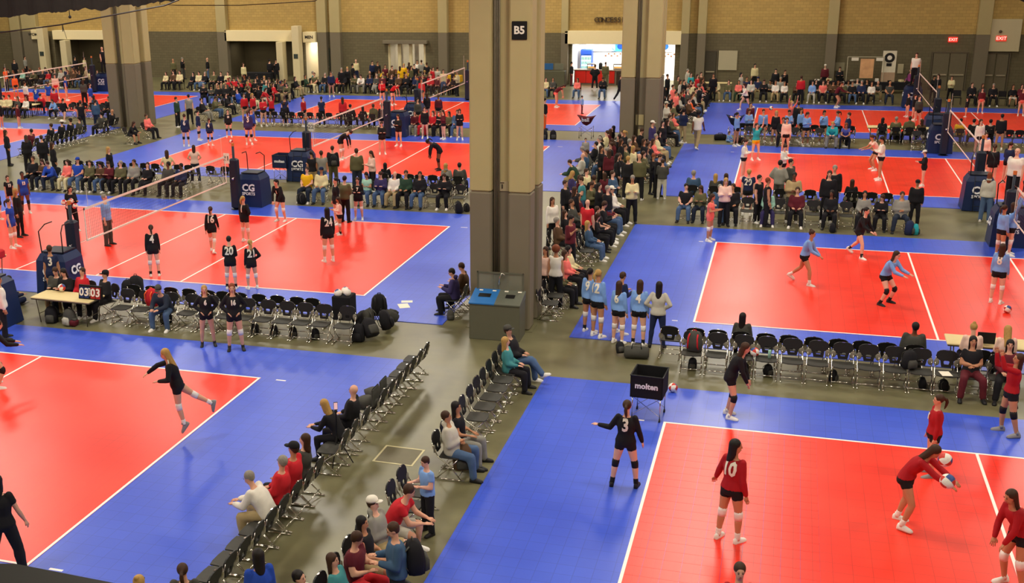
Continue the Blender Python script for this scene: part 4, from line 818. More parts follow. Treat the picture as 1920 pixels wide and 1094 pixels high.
# ---- black ragged drape and cable near the roof, window ledge by the viewpoint
b = MB(); Yd = 26.0; n = 90; top = CEIL - .2; V = []; random.seed(11)
edge = [(0, 33), (15, 32), (40, 28), (75, 25), (100, 23), (130, 20), (160, 16), (185, 20), (205, 15), (235, 9), (262, 13), (290, 3), (300, 3), (325, 2), (340, -6)]
def eu(u):
    for (a, va), (c, vc) in zip(edge, edge[1:]):
        if a <= u <= c: return va + (vc - va) * (u - a) / (c - a)
    return edge[0][1] if u < 0 else edge[-1][1]
fr_, bk_ = [], []
for i in range(n + 1):
    u = -140 + i * 480 / n; x, z = onY(u, eu(u) + random.uniform(-2.2, 2.2), Yd); wv = .06 * math.sin(i * .9); fr_.append(((x, Yd + wv, z), (x, Yd + wv, top))); bk_.append(((x, Yd + wv + .05, z), (x, Yd + wv + .05, top)))
for i in range(n): 
    a, c = fr_[i], fr_[i + 1]; d, e = bk_[i], bk_[i + 1]; b.add([a[0], c[0], c[1], a[1], d[0], e[0], e[1], d[1]], [(0, 1, 2, 3), (7, 6, 5, 4), (0, 4, 5, 1), (3, 2, 6, 7)])
b.build('stage_drape', mat('drape_black', '#1a1512', .9, noise=.3), label='black drape with a ragged lower edge hanging from the roof, top left', cat='drape')
r = empty('stage_drape', (0, 0, 0), 0, 'small corner of black drape at the top right edge', 'drape'); x0_, z0_ = onY(1897, -3, 26); x1_, z1_ = onY(1935, 12, 26); b = MB(); b.prism([(x0_, z0_ + .05), (x1_, z1_), (x1_ + 1, z1_), (x1_ + 1, top), (x0_ - .5, top)], 26, 26.06); b.build('cloth_panel', mat('drape_black', '#1a1512'), r)
pts = [(-40, 66), (0, 61), (110, 47), (230, 25), (310, 10), (335, 0), (345, -30)]; P_ = []
for u, v in pts: x, z = onY(u, v, 24); P_.append((x, 24, z))
P_.append((P_[-1][0], 24, CEIL)); b = MB(); b.tube(P_, .018, 6); r = b.build('cable', M_black, label='thin black cable sagging across the upper left corner', cat='cable'); 
b = MB(); x, z = onY(117, 47, 24); b.tube([(x, 24, z), (x, 24, z - .15)], .012, 5); b.tube([(x, 24, z), (x + .08, 24, z - .32)], .006, 5); b.build('cable_tie', M_black, r)
b = MB(); x, z = onY(130, 22, Yd); b.tube([(x, Yd, z + .1), (x, Yd, z - .1)], .01, 5); b.ball((x, Yd, z - .13), .04); b.build('hanging_clip', M_black, label='small black clip dangling below the ragged drape', cat='clip')
pts = [(590, 2), (450, 10), (330, 10)]; P_ = [(onY(u, v, 30)[0], 30, onY(u, v, 30)[1]) for u, v in [(640, -25)] + pts + [(300, 8)]]; P_ = [(P_[0][0], 30, CEIL)] + P_ + [(P_[-1][0], 30, CEIL)]; b = MB(); b.tube(P_, .012, 5); b.build('cable', M_black, label='second thin cable slung along the top of the far wall', cat='cable')
# ledge of the viewing window
def atz(u, v, z): d = ray(u, v); t = (z - CH) / d[2]; return d[0] * t, d[1] * t
L0 = atz(-60, 1056, CH - .55); L1 = atz(30, 1058, CH - .55); L2 = atz(215, 1094, CH - .55); L3_ = atz(420, 1135, CH - .55)
b = MB(); poly = [L0, L1, L2, L3_, (L3_[0], .35), (L0[0], .35)]; b.prism(poly, CH - .75, CH - .55, 'z'); fixn(st(b.build('trim_5', mat('ledge_dark', '#34332c', .5, noise=.15))).data)

for k_, yy, u_, v_, tx_ in (('L2', 9.35, 424, 293, '21'), ('L3', -.4, 583, 232, '22')):
    x0_, y0_ = RX[k_]; r = empty('court_number_sign', (x0_ + 9, y0_ + yy, 2.12), 0, 'small white court number card clipped beside the net of the ' + NAMES[k_], 'sign'); b = MB(); b.box((-.12, -.012, -.2), (.12, .012, .2), .004); b.build('card', M_white, r); text_on(tx_, .26, MAT((0, -.016, 0), (1, 0, 0), (0, 0, 1)), M_black, r, 'digits')
    b = MB(); b.tube([(0, .0, .15), (.0, .02, .2)], .02, 6); b.build('clip', M_black, r)
# ================================================================== EVERYONE AND THE CHAIRS
HS = {'s': 'short', 'l': 'long', 'x': 'longer', 't': 'tail', 'b': 'bun', 'z': 'bald', 'c': None, 'p': 'puff', 'r': 'braid'}
PO = {'L': 'lap', 'A': 'arms', 'N': 'lean', 'K': 'look', 'X': 'legx', 'W': 'wide', 'F': 'floor', 's': 'stand', 'c': 'cross', 'h': 'hips', 'i': 'hip1', 'o': 'hold', 'p': 'phone', 'w': 'walk', 'y': 'ready', 'n': 'kneesbend', 'u': 'armup', 'r': 'run'}
PT = {'A': 'arms folded', 'N': 'leaning forward', 'K': 'looking down', 'X': 'legs crossed', 'F': 'on the floor', 'c': 'arms folded', 'h': 'hands on hips', 'i': 'hand on hip', 'w': 'walking', 'y': 'crouching', 'n': 'bent over', 'u': 'arms raised', 'r': 'running'}
TS = {'': ('long', 'top'), '1': ('short', 'T-shirt'), '2': ('long', 'hoodie'), '3': ('none', 'sleeveless top'), '4': ('long', 'jacket'), '5': ('elbow', 'shirt')}
BS = {'': ('pants', 'trousers'), '1': ('shorts', 'shorts'), '2': ('bermuda', 'knee shorts'), '3': ('leggings', 'leggings')}
USED = {}
def clip16(t):
    w_ = t.split(); return ' '.join(w_[:16])
def parse(spec):
    """top/bottom/hair/pose/skin, e.g. k1/j/ns/L/b ; hair cK = cap of colour K"""
    p = spec.split('/'); t, b_, h_ = p[0], p[1], p[2]; po = p[3] if len(p) > 3 and p[3] else 'L'; sk = p[4] if len(p) > 4 and p[4] else 'abd'[hash_(spec) % 3]
    kw = dict(top=t[0], bot=b_[0], skin=sk, pose=PO[po]); kw['sleeve'] = TS[t[1:]][0]; kw['bk'] = BS[b_[1:]][0]
    if t[1:] == '2': kw['hood'] = True
    if h_[0] == 'c': kw['hat'] = h_[1]; kw['hair'] = ('n' + (h_[2:] and HS[h_[2:]] or 'short')); kw['sex'] = 'f' if h_[2:] else 'm'; 
    else: kw['hair'] = h_[0] + (HS[h_[1]]); kw['sex'] = 'm' if h_[1] in 'sz' else 'f'
    if len(h_) > 2 and h_[0] != 'c' and h_[2] == 'f': kw['sex'] = 'f'
    kw['shoe'] = 'w' if b_[1:] == '1' or hash_(spec) % 3 == 0 else 'k'
    desc = '%s %s and %s %s' % (COL[t[0]][0], TS[t[1:]][1], COL[b_[0]][0], BS[b_[1:]][1])
    desc = desc.replace('blue denim trousers', 'jeans').replace('dark denim trousers', 'dark jeans')
    if h_[0] == 'c': desc = COL[h_[1]][0] + ' cap, ' + desc
    return kw, desc, PT.get(po, '')
def hash_(s): return sum((i + 1) * ord(c) for i, c in enumerate(s))
def mklabel(desc, act, place):
    wc = lambda t: len(t.split())
    short = desc.split(' and ')[0]
    for d, p in ((desc, act), (desc, ''), (short, act), (short, '')):
        t = 'person in %s, %s' % (d, place) + (', ' + p if p else '')
        if wc(t) <= 16: return t
    return clip16(t)
def seat_person(x, y, face, spec, place, group, jit=6, **k):
    kw, desc, act = parse(spec); kw.update(k); kw.setdefault('fat', 1.12 if kw['sex'] == 'm' else 1.08); kw.setdefault('H', random.uniform(1.62, 1.72) if kw['sex'] == 'f' else random.uniform(1.7, 1.82)); kw.setdefault('turn', random.choice((-.4, 0, 0, .3)))
    if kw['pose'] == 'floor': pass
    r, J = person(x, y, face + random.uniform(-jit, jit), label=mklabel(desc, act, place), group=group, **kw); return r
def row(place, Y, face, items, group=None, zc=.8, dy=0.0, zp=.9, side='left', chairs=True):
    toks = items.split(); g = group or ('chairs, ' + place)
    for i, t in enumerate(toks):
        u, _, sp = t.partition(':'); occ = bool(sp); s_ = math.sin(math.radians(face))
        y = Y; x = XU(float(u), y - (.25 * s_ if not occ else .1 * s_), zc if not occ else zp)
        o = ORD[i + 1] if i + 1 < len(ORD) else 'far'
        if chairs and sp[-1:] != '!': chair(x, y, face, clip16('%s folding chair, %s from left, %s' % ('occupied' if occ else 'empty', o, place)), 'chairs, ' + place)
        if occ:
            sp = sp.rstrip('!'); seat_person(x, y, face, sp, '%s seat from left, %s' % (o, place), 'people seated, ' + place)
COLPOS = {}
def col(place, X, face, items, chairs=True, empty_from=None, pitch=.53):
    """items: v (chair back top) or v:spec (head top)"""
    g = 'chairs, ' + place; toks = items.split(); ys = []
    for t in toks:
        v, _, sp = t.partition(':'); y = YV(float(v), X, 1.27 if sp else .87); ys.append((y, sp))
    ys.sort(key=lambda q: -q[0]); fix = []
    for y, sp in ys:
        if fix and fix[-1][0] - y < pitch * .95: y = fix[-1][0] - pitch
        fix.append((y, sp))
    fix = [q for q in fix if not (abs(X + 6.72) < 1.35 and abs(q[0] - 56.2) < 1.35)]; COLPOS[place] = [q[0] for q in fix]
    for i, (y, sp) in enumerate(fix):
        o = ORD[i + 1]
        if chairs: chair(X, y, face, clip16('%s folding chair, %s from far end, %s' % ('occupied' if sp else 'empty', o, place)), g)
        if sp: seat_person(X, y, face, sp, '%s seat from far end, %s' % (o, place), 'people seated, ' + place)
def S(u, vh, vf, rel, spec, place, H=None, z=0, **k):
    kw, desc, act = parse(spec)
    if vf:
        g = G(u, vf - 2, z); hh = hgt(g, u, vh) - z
        if not H: H = max(1.05, min(1.95, hh / (1.0 if kw['pose'] not in ('ready', 'kneesbend', 'run', 'armup') else .85)))
        if kw['pose'] in ('ready', 'kneesbend', 'run', 'armup'): H = 1.7 if not k.get('H2') else k.pop('H2')
    else:
        H = H or 1.7; g = G(u, vh, H + z)
    if g[1] > 83.4: g = (g[0] * 83.4 / g[1], 83.4)
    kw.update(k); lb = kw.pop('label', None) or mklabel(desc, act, place)
    return person(g[0], g[1], hd(g[0], g[1], rel), H=H, z=z, label=lb, **kw)
# ---------------------------------------------------------------- benches between the nearest and second right courts
YB = 27.15
row('bench facing the second right court', 27.05, 90, '1257 1304 1347 1392:G4/k/dx/L/c 1436 1481 1527 1572 1618 1663 1714:G4/k/ds/L/c 1840 1888')
row('bench facing the nearest right court', 26.15, -90, '1300 1346 1395 1440 1488 1535 1583 1631 1680 1728 1776 1822:k1/m/dl/A 1876')
# benches between the nearest and second left courts
row('bench facing the second left court', 27.1, 90, '254 287 323 357 392 420 453 488 522 559 589')
row('bench facing the nearest left court', 26.0, -90, '236 272 313:J4/j/cG/N 358 394 430 463 500 536 571 607 650')
# spectators between the second and third left courts
row('row facing the second left court', 42.0, -90, '64:k/k/ns/L 84:B/J/nl/K 100:b/J/ns/N 128:q2/c/nl/L 148:b1/j/cb/L 170:O2/k/nl/L 192:B4/j/dl/K 208:m/k/nsf/K 228:O4/k/gs/L 253:g2/k/ns/L 277:k4/k/nl/X 317:G/k/ds/L/c 341:n4/k/ds/L/c')
row('row facing the third left court', 44.35, 90, '128 150 170 190 230 252 272 293 335 355 396 423')
row('spectator row left of the near pillar', 42.0, -90, '577:y1/J/ns/L/d 604:c/j/cn/L 690:M1/j/dl/K 716:P4/j/ns/K 741:w/h/gz/L 762:e/k/ns/L 788:k2/j/ns/L 815 835:k4/k/ns/K 863')
row('row behind them facing third court', 44.35, 90, '722:k4/k/dl/L 746 768 788 812 836:g2/k/ll/L 861:G4/k/ds/L')
row('spectators facing the second right court', 42.0, -90, '1286:k1/j/ds/L 1314:O4/J/nl/K 1349:S/j/gs/L 1373:k/k/ns/L 1403 1441:M/P/ll/L 1461 1494:m/k/ns/L 1525 1558:k4/k/dx/L/c 1588 1620:g/k/dl/L 1653:k/k/nl/K 1690:g2/J/ns/A')
row('row facing the third right court', 44.5, 90, '1300:S4/j/gs/L 1341:G4/k/ll/L 1360:n4/k/nl/L 1380 1462 1520 1560 1597:k4/k/nl/L 1608 1634 1663')
# further rows
def rnd(us, tops, bots, hairs, poses, seed):
    R = random.Random(seed); out = []
    for i, u in enumerate(us):
        h_ = R.choice(hairs); out.append('%g:%s/%s/%s/%s' % (u, tops[i % len(tops)] if isinstance(tops, list) else R.choice(tops), R.choice(bots), h_, R.choice(poses)))
    return ' '.join(out)
HA = ['ns', 'ds', 'nl', 'dl', 'll', 'nt', 'gs', 'gz', 'lt', 'ns', 'dx', 'ck', 'rl', 'cn']; BO = ['j', 'k', 'J', 'k', 'h', 'j', 'G', 'k3']
row('row facing the far left court', 61.1, 90, '484 500 515 533:k4/k/ns/L 548 565 582 600 618 637 657:k4/k/ds/L 680:k4/k/dl/L 700:O2/k/ns/L')
row('seats beyond the third left court', 59.4, -90, '778:m/g/nl/L 795:r2/r/ns/L 812:r/k/nl/L 826:k/k/ns/L 842:O/k/dl/L 858:j/j/ns/L')
row('seats beyond the third right court', 59.5, -90, '1405 1424 1446 1468:k/k/ns/L 1491 1513 1537 1561:T2/g/ls/N 1586:u1/k3/rl/N 1720 1742 1766')
row('row facing the farthest right court', 61.2, 90, '1392 1415 1438 1460 1483 1505 1528 1550 1572 1595 1655:k/g/dl/L 1680:O/k/gs/L 1705:O2/k/ns/L 1728:B/k/nl/L 1800:y1/j/ds/L 1826:k/B/ds/L 1857:k/k/ds/L 1893 1912')
row('front wall row at the right', 76.9, -90, '1343:c/h/ns/W 1366:O/j/nl/L 1385:q/e/nl/L 1408:z/k/ds/L 1432:k4/k/ns/K 1454:w/h/nl/L 1471:w/k/nt/L 1494:B/k/nl/K 1523:s2/z/dl/L 1543:q1/k/ns/L 1562:B/k/ds/K 1580:O/k/gs/K 1598:k/j/ns/L 1615:n4/k/gs/L 1634:w/k/nl/L 1668:G1/J/gz/L 1795 1822:k2/k/ns/L 1842:G/k/nl/L 1862:k4/k/gs/L 1880 1899:k/w2/nl/L 1915:m/k/nl/L')
row('second wall row at the right', 78.3, -90, rnd([1318, 1400, 1421, 1444, 1463, 1502, 1530, 1552, 1571, 1590, 1607, 1625, 1645], 'kGOnBgk', BO, HA, 'LLKN', 3))
row('front wall row left of near pillar', 77.1, -90, '590:O1/c/ns/L 610:k/j/gs/L 622:n/k/gs/L 636:r4/k/nl/L 645:k/k/ns/L 667:O4/G/ns/K 680:w/g/ns/N 694:n/k/ns/L 706:G/g/gs/X 718:m/k/ns/L 735:k4/k/nl/L 748:B/k/ns/L 762:k/k/gz/A 780:n/k/nl/L 793:k/k/ns/L 808:r/k/ns/L 822:m/k/nl/L 838:m1/k/ns/L 852:k/k/nl/L')
row('second wall row left of near pillar', 79.2, -90, rnd([695, 708, 720, 730, 740, 751, 761, 772, 783, 795, 806, 818], 'kBmOkn', BO, HA, 'LLKN', 9))
row('front wall row at the far left', 77.0, -90, rnd([18, 31, 44, 57, 68, 80, 92, 104, 116, 128, 139, 150, 161, 172, 183], list('knMGOkrGzGBkOcg'), BO, HA, 'LLKNX', 5) + ' ' + '312:c/k/nl/L 326:B/k/ns/L 338:c/k/ns/L 362:k4/k/dl/X 374:c/j/ds/L 384:k/j/gs/X 402:O/k/ns/L 415:k/k2/ns/L 428:c/h/ns/L')
row('second wall row at the far left', 78.6, -90, rnd([62, 75, 88, 101, 113, 125, 137, 149], 'kOGBn', BO, HA, 'LLKN', 6))
row('row before the snack bar', 76.9, -90, '1024:c/j/nl/L 1037:G2/k/nl/L 1083:q/j/nl/L 1131:k2/j/ns/K')
# left edge rows beside far left courts
row('row behind the top left court', 61.6, -90, '8:c/k/ds/L 18:c/k/ns/L 34:G/k/nl/L 50:w/k/nl/L 105:s2/k/nl/N 118 133 172 188 205:k/k/ns/L 222:n/k/ds/L')
row('row facing the top left court', 62.9, 90, '25 60 76:r/j/ns/L 92 140 150 160 176:S4/k/nl/L 195 212')
# columns seen end on
col('column facing the nearest left court', -7.95, 180, ' '.join(str(v) for v in (642, 652.5, 663, 674, 685.5, 697, 709)) + ' 727:k4/k/nz/L/d 750:k/k3/ll/N 793 818:G4/k/nl/L 836:r/k/ck/L 853:r/h/gs/L 886:w/h/gs/N 940 966 994 1026 1060', pitch=.5)
col('column facing the nearest right court', -5.62, 0, '618:k4/j/cG/X 632:t/k/ll/L/d 677 694 710 727 746 756:k1/g/dx/L 768:z2/j/ns/A', pitch=.55)
col('lower column by nearest right court', -5.75, 0, '881 905 910:r1/z2/ns/N 926:g2/h2/cw/A 964:k3/h2/dx/L 989:m1/r/ns/K 1016:t/j/nl/A', pitch=.58)
col('column behind the near pillar', -5.75, 0, '356:w/k/cw/L 372:m/j/ns/L 384:k4/k/ns/K 388:k1/k/ns/L 400:k4/k/nl/K 414:S/j/ll/L 430 445 462:c/k/dl/L 470:q/k/nl/L 482:O4/k/nl/L 500 520 540', pitch=.58)
col('second column behind the near pillar', -6.75, 0, '352:k4/k/ns/L 366:m/k/dl/L 380:G/k/ns/L 395:k4/k/nl/L 412:B/k/gs/L 550 570')
col('column by the middle pillar', -5.6, 0, '212:q/c/nl/L 220:O/j/ns/L 226:k4/k/nl/L 234:B/j/nl/L 240:w/k/gs/L 247:k/j/dl/L 255:c/h/gs/L 262:q/k/nl/L 270:k/j/ns/X 278:G/k/nl/L 286:O/k/ns/L', pitch=.62)
col('column left of the middle pillar', -8.1, 180, '236:k/k/dl/L 242:m/k/nl/L 248:c/k/ns/L 255:k4/k/nl/K 262:w/k/gs/L 268:k4/k/ds/L 277:G/j/gs/N 285:S/j/ns/L 292:z/j/gz/L 300:e/h/ns/N', pitch=.6)
col('far column right of the middle pillar', -5.3, 0, '150:k/k/ns/L 153:q/k/nl/L 157:k4/k/nl/L 161:w/k/gs/L 165:n/k/dl/L 169:O/h/ns/L 174:z/k/ns/L 178:k/j/nl/L 183:o/k/nl/L 188:B/k/ns/L', pitch=.75)
col('column between the left courts', -31.0 - 2.3, 0, '216:q/k/ns/L 225:k/k2/nl/N', pitch=.8)
col('far column between the left courts', -35.3 + 1.9, 0, '165:k4/k/ns/L 170:b4/j/ns/X 176:k/k/dl/L 182:O4/j/ns/K 188:k4/g/ns/L 160:k/k/nl/L 155:k4/k/nl/L 150:G/k/nl/L', pitch=.75)
col('column by the left edge court', RX['K3'][0] + 21.6, 180, '235:k4/k/ns/L 230:k/k/cw/L 226:k/k/ck/L 222:G/k/ck/L 212:G4/k/ds/L 207:k4/k/nz/L 250 262 244:m/k/ds/L', pitch=.7)
col('column beside the farthest left court', RX['L4'][0] - 3.6, 0, '156:r/k/nl/L 162:r/z2/nl/N 150:k/k/nl/L 145:k4/h/nl/L 140:e/k/nl/L 136:t/k/gs/L 168:k4/c/ns/L', pitch=.7)

# denser parts of the far crowd
row('third row before the lobby doors', 80.8, -90, rnd([712, 722, 733, 744, 754, 765, 775, 786, 797, 808], 'kBmOkny', BO, HA, 'LLKN', 21))
row('dense front row left of the far corner', 75.2, -90, rnd([436, 448, 460, 472, 484, 496], 'kkOGkn', BO, HA, 'LLKN', 22))
row('dense middle row left of the far corner', 73.4, -90, rnd([428, 441, 454, 467, 480, 493, 507, 520, 533], 'kkrGkwn', BO, HA, 'LKN', 23))
row('dense rear row left of the far corner', 71.6, -90, rnd([424, 438, 452, 466, 500, 514, 528, 541], 'kkrGkOt', BO, HA, 'LKN', 24))
row('row beside the far left pillar', 69.5, -60, rnd([383, 397, 411, 425, 440], 'knkGk', BO, HA, 'LKX', 25))
col('second column right of the middle pillar', -6.0, 0, '152:m/k/ns/L 156:k/k/nl/L 160:c/k/gs/L 164:k4/j/ns/K 168:r/k/nl/L 173:k/j/ns/L 179:z/k/nl/L 186:k4/k/ds/L 194:O/j/ns/L 202:w/k/nl/L', pitch=.75)
col('second column by the middle pillar', -6.55, 0, '214:k4/k/nl/L 222:m/j/ns/L 230:k/k/dl/L 238:c/k/nl/L 246:k4/k/ns/K 256:B/j/nl/L 266:k/k/gs/L 276:O/k/ns/L 288:k/k/nl/L 296:w/j/ns/L', pitch=.62)
col('second column left of the middle pillar', -7.4, 180, '240:k/k/nl/L 247:B/k/ns/L 254:k/k/dl/L 262:m/k/nl/K 270:k4/k/ns/L 280:k/j/gs/L', pitch=.6)
# ---------------------------------------------------------------- players and standing people, nearest first
def pl(u, vh, vf, rel, spec, place, num=None, pads='w', **k): return S(u, vh, vf, rel, spec, place, num=num, pads=pads, hero=True, vox=k.pop('vox', .018), **k)
P_serve = dict(s=(0, .32, 1), hd=(0, .35, 1), aR=((.25, 1, -.35), (.05, 1, -.75)), aL=((.5, .1, -1), (-.5, .75, -.2)), lL=((.0, -.02, -1), (.02, -.22, -1)), lR=((.12, -1, -.85), (.0, -1, -.62)), fL=(0, .6, -.8), fR=(0, .25, -1))
P_dig = dict(s=(0, .8, .9), hd=(0, .55, .8), aR=((.02, 1, -.75), (-.22, 1, -.55)), aL=((.02, 1, -.75), (-.22, 1, -.55)), lR=((.2, .45, -1), (.05, -.3, -1)), lL=((.2, -.05, -1), (.05, -.3, -1)))
P_lean = dict(s=(0, .55, 1), hd=(0, .15, 1), aR=((.1, .25, -1), (-.3, .4, -1)), aL=((.1, .25, -1), (-.3, .4, -1)), lR=((.14, .25, -1), (.02, -.18, -1)), lL=((.12, .1, -1), (.02, -.25, -1)))
P_lunge = dict(s=(0, .35, 1), hd=(0, .0, 1), aR=((.2, .45, -1), (-.1, 1, -.5)), aL=((.2, .3, -1), (-.1, .8, -.8)), lR=((.15, .55, -1), (.1, .1, -1)), lL=((.2, -.35, -1), (.1, -.85, -.75)))
P_wide = dict(s=(0, .05, 1), hd=(0, .1, 1), aR=((.35, .1, -1), (.25, .35, -.9)), aL=((.35, .1, -1), (.25, .35, -.9)), lR=((.24, .05, -1), (.1, -.05, -1)), lL=((.24, -.02, -1), (.12, -.08, -1)))
P_three = dict(s=(0, .03, 1), hd=(0, .0, 1), aR=((.3, .1, -1), (.2, .35, -.9)), aL=((.62, .12, -1), (.95, .4, -.05)), lR=((.22, .05, -1), (.1, -.05, -1)), lL=((.2, -.02, -1), (.12, -.1, -1)))
P_side = dict(s=(0, .04, 1), hd=(0, .1, 1), aR=((.2, -.15, -1), (.15, .2, -1)), aL=((.55, .2, -1), (.5, .3, -.9)), lR=((.08, .1, -1), (.03, -.02, -1)), lL=((.12, -.05, -1), (.06, -.1, -1)))
P_catch = dict(s=(0, -.05, 1), hd=(0, -.2, 1), aR=((.1, .8, .1), (-.1, .2, 1)), aL=((.1, .8, .25), (-.1, .25, 1)), lR=((.12, .15, -1), (.04, -.05, -1)), lL=((.18, -.1, -1), (.08, -.25, -1)))
# nearest left court
x, y = G(340, 822); person(x, y, hd(x, y, -95), P=P_serve, H=1.72, z=.14, top='k', bot='k', hair='llonger', sex='f', bk='shorts', shoe='g', pads='w', stripes=1, hero=True, vox=.014, socks='w', skin='a', label='person in black long sleeve jersey and shorts, white knee pads, lunging airborne after a serve')
x, y = G(18, 1082); person(x, y, hd(x, y, 160), P=P_wide, H=1.78, top='k', bot='k', hair='dlong', sex='f', sleeve='short', hero=True, vox=.014, fat=1.12, label='person in black T-shirt and trousers standing by the dark ledge, bottom left')
x, y = G(-10, 728); person(x, y, hd(x, y, 100), pose='ready', H=1.75, top='k', bot='k', hair='ntail', bk='shorts', shoe='w', pads='k', hero=True, vox=.016, label='person in black jersey and shorts half cut off by the left edge, nearest left court')
# second left court
pl(400, 388, 476, 165, 'k/k1/nt/w', 'jersey 16, second left court', '16', label='person in black jersey number 16 and shorts, walking away, second left court')
pl(461, 369, 457, 140, 'k/k1/lt/i', '', '1', stripes=None, label='person in black jersey with elbow raised by the net stand, second left court')
pl(291, 423, 521, 178, 'k/k1/nt/s', '', '4', socks='k', label='person in black jersey number 4 and shorts seen from behind, second left court')
pl(435, 445, 545, 172, 'k4/k1/ds/o', '', '20', socks='k', fat=1.08, sex='f', label='person in black jersey number 20, hands in front, beside number 21')
pl(474, 451, 545, -160, 'k/k1/lr/i', '', '21', label='person in black jersey number 21 with left hand on hip beside number 20')
pl(528, 356, 418, -35, 'k/k1/dt/s', '', '1', numside='F', P=P_lean, H=1.68, label='person in black jersey leaning forward near the second left court side line', sex='f')
pl(617, 391, 494, -160, 'k/k1/dx/s', '', '24', socks='w', label='person in black jersey with very long dark hair, number 24, second left court')
pl(638, 371, 443, -80, 'l/k1/nl/o', '', None, socks='k', label='person in pale pink top and black shorts, hands at mouth, second left court')
pl(632, 335, 424, -70, 'k/k1/dt/s', '', '2', label='person in black jersey number 2 standing just behind the pale pink player')
pl(673, 334, 415, -10, 'k/k1/nt/o', '', '7', numside='F', label='person in black jersey number 7 facing the court, white shoes, by spectators')
r, J = pl(139, 349, 437, 25, 'k/k/dl/o', '', None, pads=None, label='person in black top and trousers hugging four volleyballs beside the net', fat=1.2)
g = G(139, 435); dx, dy = -g[0] / math.hypot(*g), -g[1] / math.hypot(*g)
for i, (a, c_, z_) in enumerate(((-.13, .33, 1.02), (.1, .34, 1.04), (.0, .3, 1.2), (.24, .26, 1.17))): vball(g[0] + dx * c_ - dy * a * -1, g[1] + dy * c_ - dx * a, z_, 'volleyball hugged by the person in black beside the net, %s from left' % ORD[[1, 3, 2, 4][i]])
S(205, 366, 463, 60, 's5/G/gs/s/d', '', label='person in light blue check shirt and grey trousers standing on the second left court', hero=True, vox=.018)
pl(27, 374, 468, 60, 'b1/b1/nt/s', '', None, label='person in blue jersey with white cuffs, leftmost on the second left court')
S(40, 354, 447, 60, 'k4/k3/ll/s', '', hero=True, vox=.018, label='person in black jacket and leggings behind the leftmost blue player')
pl(50, 323, 403, 10, 'b1/b1/ds/s/c', '', '13', numside='F', sex='f', label='person in blue jersey number 13, tall, standing at the far side line', pads='k')
pl(22, 330, 400, 20, 'k1/k1/nt/s', '', '13', numside='F', label='person in black jersey at the left edge of the second left court')
pl(2, 355, 415, 90, 'k/k1/nl/s', '', None, label='person in black jersey cut by the left edge, middle height of picture')
S(-4, 520, 0, 90, 'w/k/nl/s', '', label='person in white top and black trousers cut by the left edge near the table')
# girls in front of the near left bench
pl(391, 537, 651, 0, 'k/k1/ll/h', '', '6', numside='F', pads=None, stripes=1, shoe='k', label='person in black jersey number 6, hands on hips, before the near left bench')
pl(443, 534, 659, 0, 'k/k1/rl/h', '', '16', numside='F', pads='w', stripes=1, shoe='k', label='person in black jersey number 16, hands on hips, right of number 6')
# scoring table group
def tperson(u, vh, Y, face, spec, label, **k):
    x = XU(u, Y, 1.1); kw, d, a = parse(spec); kw.update(k); chair(x, Y, face, clip16('black folding chair under the ' + label[:60].rsplit(' ', 1)[0]), 'chairs at the scoring tables'); return person(x, Y, face, label=label, group='people at the scoring tables', **kw)
ftable(-18.45, 25.75, math.radians(-2), 1.9, 'long cream folding table with the flip scoreboard, left side')
tperson(106, 500, 26.5, -80, 'G2/h/ns/K', 'person in dark grey hoodie behind the left end of the scoring table')
tperson(122, 520, 26.45, -85, 'k4/J/dl/K', 'person in black jacket at the scoring table with a ball before the face')
tperson(152, 515, 26.5, -95, 'r2/k/ns/L', 'person in red hoodie behind the flip scoreboard', sex='f')
tperson(194, 514, 26.4, -120, 'k/k/ck/L', 'person in black top and backwards cap at the right end of the table')
x = XU(117, 26.1, .95); vball(x, 26.05, .86, 'grey and white volleyball held up over the scoring table')
S(92, 462, 0, 170, 'n1/n1/ns/s', '', H=1.72, num='3', label='person in navy jersey number 3 at the left court stand', sex='f')
sb = empty('scoreboard', (XU(168, 25.6, .85), 25.6, .735), math.radians(-2), 'flip scoreboard showing 03 and 03 on the scoring table', 'scoreboard')
b = MB(); b.box((-.36, -.0, 0), (.36, .1, .04)); b.add([(-.36, 0, .02), (.36, 0, .02), (.36, .07, .38), (-.36, .07, .38), (-.36, .09, .02), (.36, .09, .02), (.36, .1, .38), (-.36, .1, .38)], [(0, 1, 2, 3), (5, 4, 7, 6), (0, 3, 7, 4), (1, 5, 6, 2), (3, 2, 6, 7)]); b.build('case', M_black, sb)
for i, (cx, ch, c_) in enumerate(((-.26, '0', '#1b2f62'), (-.1, '3', '#1b2f62'), (.1, '0', '#9c2018'), (.26, '3', '#9c2018'))):
    b = MB(); b.box((cx - .07, -.02, .03), (cx + .07, -.008, .33), rot=Matrix.Rotation(math.radians(-11), 3, 'X')); o = b.build('card', mat('card_' + c_[1:], c_), sb); text_on(ch, .3, MAT((cx, .012, .185), (1, 0, 0), (0, .19, 1)), M_white, o, 'digit', bold=.008)
for i, z_ in enumerate((.1, .22)): b = MB(); b.box((-.022, -.012, z_), (.022, .03, z_ + .09)); o = b.build('small_card', M_white, sb); text_on(str((2, 0)[i]), .09, MAT((0, -.016, z_ + .045), (1, 0, 0), (0, 0, 1)), M_black, o, 'digit')
x, y = G(98, 605); backpack(x, y, .2, 'k', 'black round backpack on the floor under the scoring table'); x, y = G(132, 610); backpack(x, y, -.3, 'G', 'grey and white backpack leaning under the scoring table', col2='z'); x, y = G(145, 612); backpack(x, y, 1.6, 'm', 'maroon bag lying flat under the scoring table', s=.7, tip=80)
x, y = G(15, 575); person(x, y, hd(x, y, 120), 'floor', top='n', bot='n', hair='dtail', num='10', skin='b', shoe='g', hero=True, vox=.018, label='person in navy jersey number 10 sitting on the floor, left edge')
